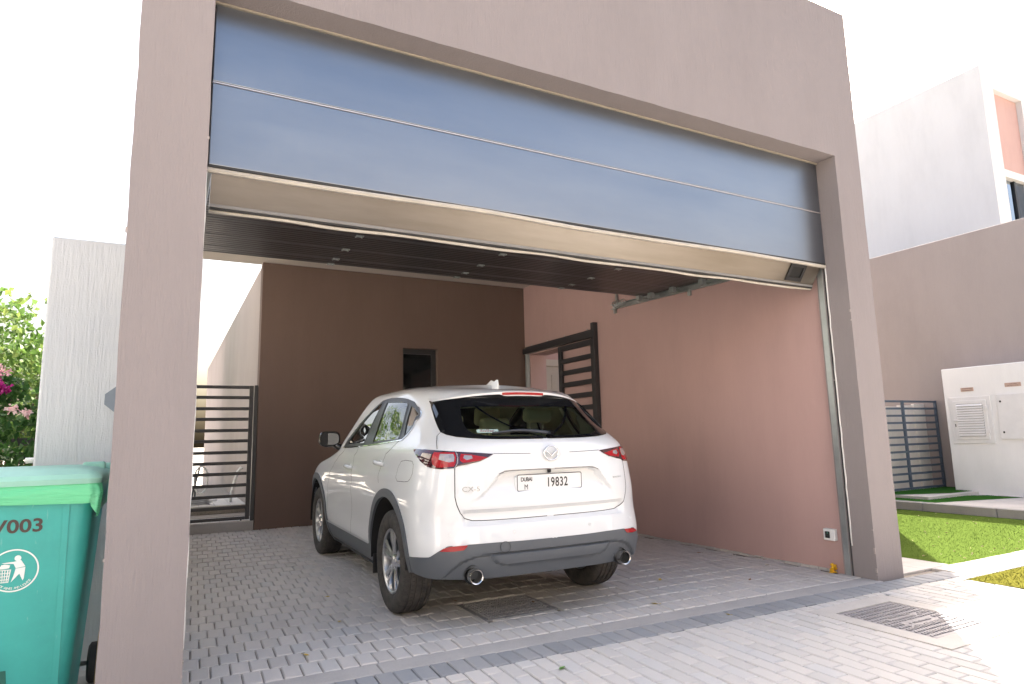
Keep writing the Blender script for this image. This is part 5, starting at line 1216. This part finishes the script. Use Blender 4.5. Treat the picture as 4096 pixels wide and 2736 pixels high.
# roof fin aerial, roof seams
zf_ = roofz(0, .12) or 1.63; bm = bmesh.new(); secs = []
for t, hgt, w in ((0, .002, .010), (.2, .018, .022), (.45, .045, .027), (.7, .080, .022), (.86, .094, .014), (.95, .092, .010), (1.0, .02, .022)):
    y = .24 - .24 * t; zb = (roofz(0, y) or zf_) - .004; secs.append([bm.verts.new((a * w, y, zb + b * hgt)) for a, b in ((-1.25, 0), (-.8, .35), (-.25, .95), (.25, .95), (.8, .35), (1.25, 0))])
for A, B in zip(secs, secs[1:]):
    for k in range(5): bm.faces.new((A[k], A[k + 1], B[k + 1], B[k]))
bm.faces.new(secs[0]); bm.faces.new(secs[-1]); bm_obj('roof_fin', bm, M_paint, car, auto=50)
for s in (-1, 1):
    bm = bmesh.new(); vs = []
    for k in range(25):
        y = -.08 + 1.4 * k / 24; x = s * .54; z = roofz(x, y)
        if z: vs.append((bm.verts.new((x - .006, y, z + .0022)), bm.verts.new((x + .006, y, z + .0022))))
    for a, b in zip(vs, vs[1:]): bm.faces.new((a[0], a[1], b[1], b[0]))
    bm_obj('roof_seam', bm, mat('seam_grey', (.30, .30, .30), .5), car)
# ---- plate, emblem, lettering
RX = Matrix.Rotation(math.radians(90), 4, 'X')
pl = bmesh.new()
def rr(w, h, r, n=5):
    out = []
    for cx, cz, a0 in ((w / 2 - r, h / 2 - r, 0), (-w / 2 + r, h / 2 - r, 90), (-w / 2 + r, -h / 2 + r, 180), (w / 2 - r, -h / 2 + r, 270)):
        for k in range(n + 1): a = math.radians(a0 + 90 * k / n); out.append((cx + r * math.cos(a), cz + r * math.sin(a)))
    return out
PLY, PLZ = -.792, .927
add_prism(pl, rr(.52, .112, .012), 0, .004, lambda a, b, d: Vector((a, PLY + d, PLZ + b))); plate = bm_obj('number_plate', pl, mat('white_plate', (.74, .74, .73), .35), car)
bm = bmesh.new(); o1, i1 = rr(.52, .112, .012), rr(.510, .102, .009)
A = [bm.verts.new((a, PLY - .0008, PLZ + b)) for a, b in o1]; B = [bm.verts.new((a, PLY - .0008, PLZ + b)) for a, b in i1]
for k in range(len(A)): bm.faces.new((A[k], A[(k + 1) % len(A)], B[(k + 1) % len(A)], B[k]))
M_ch = mat('plate_black', (.03, .03, .03), .5); bm_obj('border', bm, M_ch, plate)
bm = bmesh.new(); add_box(bm, -.27, .27, PLY + .004, PLY + .05, PLZ - .04, PLZ + .04); bm_obj('plate_bracket', bm, M_paint, car)
text_obj('lettering', '19832', .088, Matrix.Translation((-.030, PLY - .001, PLZ - .033)) @ RX, M_ch, plate, .0004, 'LEFT', 0, .72, 1.12, .018)
text_obj('lettering', 'DUBAI', .038, Matrix.Translation((-.232, PLY - .001, PLZ + .010)) @ RX, M_ch, plate, .0004, 'LEFT', 0, .86, .92, .02)
text_obj('lettering', 'M', .050, Matrix.Translation((-.190, PLY - .001, PLZ - .045)) @ RX, M_ch, plate, .0004, 'CENTER', 0, .80, 1, 0)
em = bmesh.new(); ey = -.818
add_tube(em, [(.056 * math.cos(a), ey, 1.123 + .049 * math.sin(a)) for a in [2 * math.pi * k / 48 for k in range(48)]], .0058, 8, closed=True)
emb = bm_obj('emblem', em, M_chrome, car, True)
bm = bmesh.new()
for s in (-1, 1): add_tube(bm, [(s * a_, ey - .002, 1.123 + b_) for a_, b_ in ((0, -.026), (.008, -.013), (.018, -.001), (.030, .008), (.043, .014), (.055, .017))], [.0045, .005, .005, .0045, .004, .003], 8)
bm_obj('wing_mark', bm, M_chrome, emb, True)
def skin_text(name, s, size, x0, z, m, sx=1):
    sg = sig_of(abs(x0), z); q, n_ = on_skin(sg, z, -1 if x0 < 0 else 1); X_ = Vector((0, 0, 1)).cross(n_).normalized(); Y_ = n_.cross(X_); T_ = Matrix((( X_.x, Y_.x, n_.x, q.x), (X_.y, Y_.y, n_.y, q.y), (X_.z, Y_.z, n_.z, q.z), (0, 0, 0, 1))); T_ = Matrix.Translation(n_ * .0035) @ T_
    return text_obj(name, s, size, T_, m, car, .0016, 'CENTER', 0, sx)
skin_text('lettering', 'CX-5', .044, -.606, .890, mat('satin_silver', (.36, .36, .36), .3, metal=.5), 1.25); skin_text('lettering', 'SKYACTIV-G', .017, .600, .925, M_chrome, 1.05)
bm = bmesh.new(); add_lathe(bm, [(-.01, .014), (.004, .014), (.012, .009), (.013, .0005)], 14, 'z'); bmesh.ops.transform(bm, matrix=Matrix.Translation((-.005, -.79, 1.000)) @ Matrix.Rotation(math.radians(180), 4, 'X'), verts=bm.verts); bm_obj('reversing_camera', bm, M_black, car, True)
# ---- rear wiper and window sticker
bm = bmesh.new(); q0, n0 = on_skin(.0, 1.236); q0 = Vector((.055, q0.y, q0.z)); pts = []
for t in np.linspace(0, 1, 12):
    x = .055 - .46 * t; z = 1.246 + .035 * math.sin(math.pi * min(1, t * 1.15) * .72) - .006 * t; sg = sig_of(abs(x), z); qq, nn2 = on_skin(sg, z, -1 if x < 0 else 1); pts.append(qq + nn2 * (.022 - .010 * t))
add_tube(bm, pts, [.013 - .008 * k / 11 for k in range(12)], 8); wi = bm_obj('rear_wiper', bm, mat('blue_black_plastic', (.035, .042, .055), .4), car, True)
bm = bmesh.new(); add_tube(bm, [p_ + Vector((0, .006, -.010)) for p_ in pts[3:]], .0035, 6); bm_obj('wiper_blade', bm, M_black, wi, True)
bm = bmesh.new(); add_lathe(bm, [(-.02, .02), (.02, .018), (.024, .001)], 16, 'y', tuple(pts[0] + Vector((0, .0, 0)))); bm_obj('wiper_cap', bm, M_satin, wi, True)
stz = 1.287; sg = sig_of(.428, stz); q, n_ = on_skin(sg, stz); X_ = Vector((0, 0, 1)).cross(n_).normalized(); Y_ = n_.cross(X_); T_ = Matrix.Translation(n_ * .003) @ Matrix(((X_.x, Y_.x, n_.x, q.x), (X_.y, Y_.y, n_.y, q.y), (X_.z, Y_.z, n_.z, q.z), (0, 0, 0, 1)))
bm = bmesh.new(); add_box(bm, -.077, .077, -.019, .019, -.0005, .0006, mtx=T_); stk = bm_obj('window_sticker', bm, mat('pale_mint_sticker', (.50, .66, .60), .5), car)
text_obj('lettering', 'dollar.', .042, T_ @ Matrix.Translation((0, -.011, .0012)), mat('red_print', (.25, .02, .02), .5), stk, .0002, 'CENTER', 0, 1.12)
# ---- exhaust tips
for s in (-1, 1):
    bm = bmesh.new(); add_lathe(bm, [(-.835, .043), (-.838, .046), (-.83, .048), (-.66, .047), (-.66, .040), (-.80, .0385), (-.833, .040)], 28, 'y', (s * .585, 0, .362), closed=True); ex = bm_obj('exhaust_tip', bm, mat('polished_steel', (.62, .60, .57), .18, metal=1), car, auto=50)
    bm = bmesh.new(); add_lathe(bm, [(-.74, .0003), (-.74, .040)], 24, 'y', (s * .585, 0, .362)); bm_obj('exhaust_bore', bm, M_dark, ex)
    bm = bmesh.new(); add_lathe(bm, [(-.775, .060), (-.780, .057), (-.775, .053), (-.66, .051)], 24, 'y', (s * .585, 0, .366)); bm_obj('exhaust_surround', bm, M_satin, car, auto=40)
    bm = bmesh.new(); add_tube(bm, [(s * .585, -.68, .36), (s * .58, -.45, .34), (s * .45, -.1, .30), (s * .2, .5, .28)], .028, 10); bm_obj('exhaust_pipe', bm, mat('rusty_steel', (.16, .12, .09), .7, metal=.5), car, True)
# ---- handles, mirrors
for s in (-1, 1):
    for yy, z in ((1.27, .985), (.33, 1.045)):
        sg = sigy(yy, z); q, n_ = on_skin(sg, z, s); bm = bmesh.new(); pts = [q + n_ * o_ + Vector((0, dy, .004 * dy / .1)) for dy, o_ in ((-.105, .002), (-.095, .02), (-.05, .032), (.0, .034), (.05, .032), (.09, .02), (.1, .002))]
        add_tube(bm, pts, [.010, .0135, .015, .0155, .015, .0135, .010], 10)
        for v in bm.verts: v.co.z = q.z + (v.co.z - q.z) * 1.15
        hd = bm_obj('door_handle', bm, M_paint, car, True)
        bm = bmesh.new(); bmesh.ops.create_uvsphere(bm, u_segments=16, v_segments=8, radius=1, matrix=Matrix.Translation(q - n_ * .003) @ Matrix.Diagonal((.006, .055, .030, 1))); bm_obj('handle_cup', bm, M_paint, hd, True)
    mr = bmesh.new(); my = 1.98; R_ = []
    def mring(y, w, h, n=20, ex=3.2): return [(s * (.955 + w * math.copysign(abs(math.cos(a)) ** (2 / ex), math.cos(a))), y, 1.238 + h * math.copysign(abs(math.sin(a)) ** (2 / ex), math.sin(a)) + .012 * math.cos(a) * s * 0) for a in [2 * math.pi * k / n for k in range(n)]]
    loft(mr, [mring(my - .055, .098, .072), mring(my - .045, .104, .080), mring(my, .102, .078), mring(my + .06, .085, .062), mring(my + .10, .045, .035)], False, True)
    mo = bm_obj('door_mirror', mr, M_gloss, car, True)
    bm = bmesh.new(); vs = [bm.verts.new((x, my - .052 + s * (x - s * .955) * .22, z)) for x, _, z in mring(0, .084, .058)]; bm.faces.new(vs); bm_obj('mirror_glass', bm, mat('mirror_silver', (.45, .48, .48), .02, metal=1), mo)
    bm = bmesh.new(); vs = [bm.verts.new((x, my - .048, z)) for x, _, z in mring(0, .1, .075)]; bm.faces.new(vs); bm_obj('mirror_back', bm, M_black, mo)
    bm = bmesh.new(); add_tube(bm, [(s * .855, my - .12, 1.145), (s * .88, my - .05, 1.165), (s * .915, my, 1.185)], [.035, .034, .03], 8); bm_obj('mirror_arm', bm, M_gloss, mo, True)
# ---- wheels
M_tyre = mat('tyre_rubber', (.028, .027, .026), .78, spec=.3); p = pos(M_tyre, True)
L(M_tyre, ramp(M_tyre, noise(M_tyre, p, 18, 5, .7), [(.35, (.036, .034, .032)), (.7, (.085, .076, .068))]), bs(M_tyre).inputs['Base Color'])
M_rim = mat('silver_alloy', (.80, .81, .83), .2, metal=1); M_rimd = mat('grey_alloy', (.52, .53, .55), .3, metal=1)
TR, TW = .362, .112
prof = [(-.085, .222), (-.100, .235), (-.112, .275), (-.114, .305), (-.108, .332), (-.097, .349), (-.085, .3565)]
for gx in (-.062, -.022, .022, .062): prof += [(gx - .0052, .3612), (gx - .0050, .3535), (gx + .0050, .3535), (gx + .0052, .3612)]
prof = prof + [(-a, b) for a, b in prof[6::-1]]
bm = bmesh.new(); add_lathe(bm, prof, 72, 'x')
for v in bm.verts: 
    r = math.hypot(v.co.y, v.co.z)
tyre_me = None
bmesh.ops.recalc_face_normals(bm, faces=bm.faces); tyre_me = bpy.data.meshes.new('tyre'); bm.to_mesh(tyre_me); bm.free(); tyre_me.materials.append(M_tyre); tyre_me.shade_smooth(); tyre_me.set_sharp_from_angle(angle=math.radians(40))
bm = bmesh.new()                          # shoulder tread sipes
for k in range(72):
    a = 2 * math.pi * k / 72
    for x0, x1 in ((-.104, -.070), (.070, .104), (-.048, -.030), (.032, .046)):
        T_ = Matrix.Rotation(a + (.012 if x0 < 0 else -.012), 4, 'X'); r = .3605 if abs(x0) < .06 else .3560
        vs = [bm.verts.new(T_ @ Vector((xx, dy, rr_ ))) for xx, rr_ in ((x0, (.3445 if x0 < -.09 else .3618)), (x1, (.3445 if x1 > .09 else .3618))) for dy in (-.0016, .0016)]; bm.faces.new((vs[0], vs[1], vs[3], vs[2]))
sipe_me = bpy.data.meshes.new('tread_sipe'); bm.to_mesh(sipe_me); bm.free(); sipe_me.materials.append(M_dark)
bm = bmesh.new(); add_lathe(bm, [(-.088, .226), (-.094, .228), (-.094, .216), (-.086, .207), (-.03, .196), (.08, .200), (.09, .226)], 48, 'x'); bmesh.ops.recalc_face_normals(bm, faces=bm.faces); rim_me = bpy.data.meshes.new('rim'); bm.to_mesh(rim_me); bm.free(); rim_me.materials.append(M_rimd); rim_me.shade_smooth(); rim_me.set_sharp_from_angle(angle=math.radians(30))
def spoke_mesh():
    bm = bmesh.new(); sec = []
    for r, w, xo, th in ((.045, .030, -.074, .03), (.09, .022, -.080, .03), (.15, .026, -.088, .028), (.195, .032, -.090, .026), (.218, .036, -.088, .02)):
        sec.append([bm.verts.new((xo + th, -w * .85, r)), bm.verts.new((xo + .008, -w, r)), bm.verts.new((xo, -w * .12, r)), bm.verts.new((xo + .004, w * .75, r)), bm.verts.new((xo + th, w * .85, r))])
    for A, B in zip(sec, sec[1:]):
        for k in range(4): bm.faces.new((A[k], A[k + 1], B[k + 1], B[k]))
    bmesh.ops.recalc_face_normals(bm, faces=bm.faces); me = bpy.data.meshes.new('spoke'); bm.to_mesh(me); bm.free(); return me
sp_me = spoke_mesh(); sp_me.materials.append(M_rim); sp_me.materials.append(M_rimd)
for k, pg in enumerate(sp_me.polygons): pg.material_index = 0 if (k % 4) in (2, 3) else 1
bm = bmesh.new(); add_lathe(bm, [(-.050, .075), (-.072, .066), (-.078, .040), (-.084, .034), (-.087, .026), (-.086, .0005)], 28, 'x'); hub_me = bpy.data.meshes.new('hub'); bmesh.ops.recalc_face_normals(bm, faces=bm.faces); bm.to_mesh(hub_me); bm.free(); hub_me.materials.append(M_rim); hub_me.shade_smooth(); hub_me.set_sharp_from_angle(angle=math.radians(35))
bm = bmesh.new()
for k in range(5): add_lathe(bm, [(-.083, .010), (-.088, .009), (-.088, .0005)], 6, 'x', (0, .057 * math.cos(k * 1.2566 + .3), .057 * math.sin(k * 1.2566 + .3)))
nut_me = bpy.data.meshes.new('wheel_nut'); bm.to_mesh(nut_me); bm.free(); nut_me.materials.append(M_chrome)
bm = bmesh.new(); add_lathe(bm, [(.0, .06), (.0, .155), (.02, .155), (.02, .06)], 36, 'x', closed=True); disc_me = bpy.data.meshes.new('brake_disc'); bm.to_mesh(disc_me); bm.free(); disc_me.materials.append(mat('brake_steel', (.30, .29, .28), .35, metal=.9))
bm = bmesh.new(); add_lathe(bm, [(.075, .0005), (.075, .20)], 36, 'x'); back_me = bpy.data.meshes.new('wheel_back'); bm.to_mesh(back_me); bm.free(); back_me.materials.append(M_black)
for s in (-1, 1):
    for yy, ph in ((0, .05), (2.70, .35)):
        wh = bpy.data.objects.new('wheel', tyre_me); link(wh, car); wh.location = (s * .800, yy, .359); wh.rotation_euler = (ph, 0, 0) if s < 0 else (ph, 0, math.pi)
        def sub_(name, me, rot=(0, 0, 0)): o = bpy.data.objects.new(name, me); o.rotation_euler = rot; return link(o, wh)
        sub_('rim', rim_me); sub_('hub', hub_me); sub_('wheel_nut', nut_me); tag(sub_('tread_sipe', sipe_me), kind='stuff'); sub_('brake_disc', disc_me); sub_('wheel_back', back_me)
        for k in range(5):
            for d_ in (-.20, .20): sub_('spoke', sp_me, (2 * math.pi * k / 5 + d_, 0, 0))
    for yy in (.05, 2.70):   # wheel housings
        bm = bmesh.new(); prof_ = [(s * .912, .436), (s * .58, .43), (s * .56, .0005)]; n = 40; R_ = []
        for h_, r_ in prof_: R_.append([bm.verts.new((h_, yy + r_ * math.cos(math.radians(-8 + 190 * k / n)), .375 + r_ * math.sin(math.radians(-8 + 190 * k / n)))) for k in range(n + 1)])
        for A, B in zip(R_, R_[1:]):
            for k in range(n): bm.faces.new((A[k], A[k + 1], B[k + 1], B[k]))
        bm_obj('wheel_housing', bm, mat('felt_black', (.012, .012, .012), .95), car, True)
    bm = bmesh.new(); add_box(bm, s * .87 - .03, s * .87 + .03, .46, .475, .19, .34, .004); bm_obj('mud_flap', bm, M_black, car)
# ---- underbody and cabin
bm = bmesh.new(); add_box(bm, -.56, .56, -.66, 3.3, .30, .42); add_box(bm, -.84, .84, .56, 2.18, .225, .34); bm_obj('underbody', bm, M_black, car)
bm = bmesh.new(); add_tube(bm, [(-.75, .02, .30), (.75, .02, .30)], .035, 8); bm_obj('rear_axle', bm, M_black, car, True)
M_seat = mat('beige_leather', (.74, .70, .52), .55); M_seatd = mat('dark_cabin_plastic', (.03, .03, .03), .6)
def pad(name, x, y, z, w, d, h, m, tilt=0, parent=None):
    bm = bmesh.new(); add_box(bm, -w / 2, w / 2, -d / 2, d / 2, 0, h, min(w, d, h) * .38, 4, mtx=Matrix.Translation((x, y, z)) @ Matrix.Rotation(tilt, 4, 'X')); return bm_obj(name, bm, m, parent or car, True)
bm = bmesh.new(); add_box(bm, -.76, .76, -.62, 2.0, .62, .66); bm_obj('cabin_floor', bm, M_lin, car)
pad('rear_seat', 0, .22, .70, 1.30, .17, .56, M_seat, math.radians(14)); pad('rear_bench', 0, .55, .66, 1.30, .60, .20, M_seat)
for x, dz_ in ((-.40, 0), (.02, -.035), (.43, .05)):
    h_ = pad('rear_headrest', x, .14, 1.300 + dz_, .26, .10, .125, M_seat, math.radians(8))
    bm = bmesh.new()
    for q_ in (-.06, .06): add_tube(bm, [(x + q_, .15, 1.22), (x + q_, .15, 1.32 + dz_)], .007, 6)
    bm_obj('headrest_stalk', bm, M_chrome, h_, True)
for x in (-.38, .38):
    pad('front_seat', x, 1.18, .72, .50, .16, .60, M_seat, math.radians(12)); pad('front_cushion', x, 1.5, .66, .50, .52, .20, M_seat); h_ = pad('front_headrest', x, 1.06, 1.34, .26, .10, .18, M_seat, math.radians(8))
pad('dashboard', 0, 2.02, .80, 1.45, .35, .30, M_seatd); pad('load_cover', 0, -.25, 1.05, 1.20, .55, .03, M_lin)
bm = bmesh.new(); add_tube(bm, [(-.38 + .18 * math.cos(a), 1.80 + .07 * math.sin(a), 1.05 + .17 * math.sin(a)) for a in [2 * math.pi * k / 28 for k in range(28)]], .014, 8, closed=True); bm_obj('steering_wheel', bm, M_seatd, car, True)
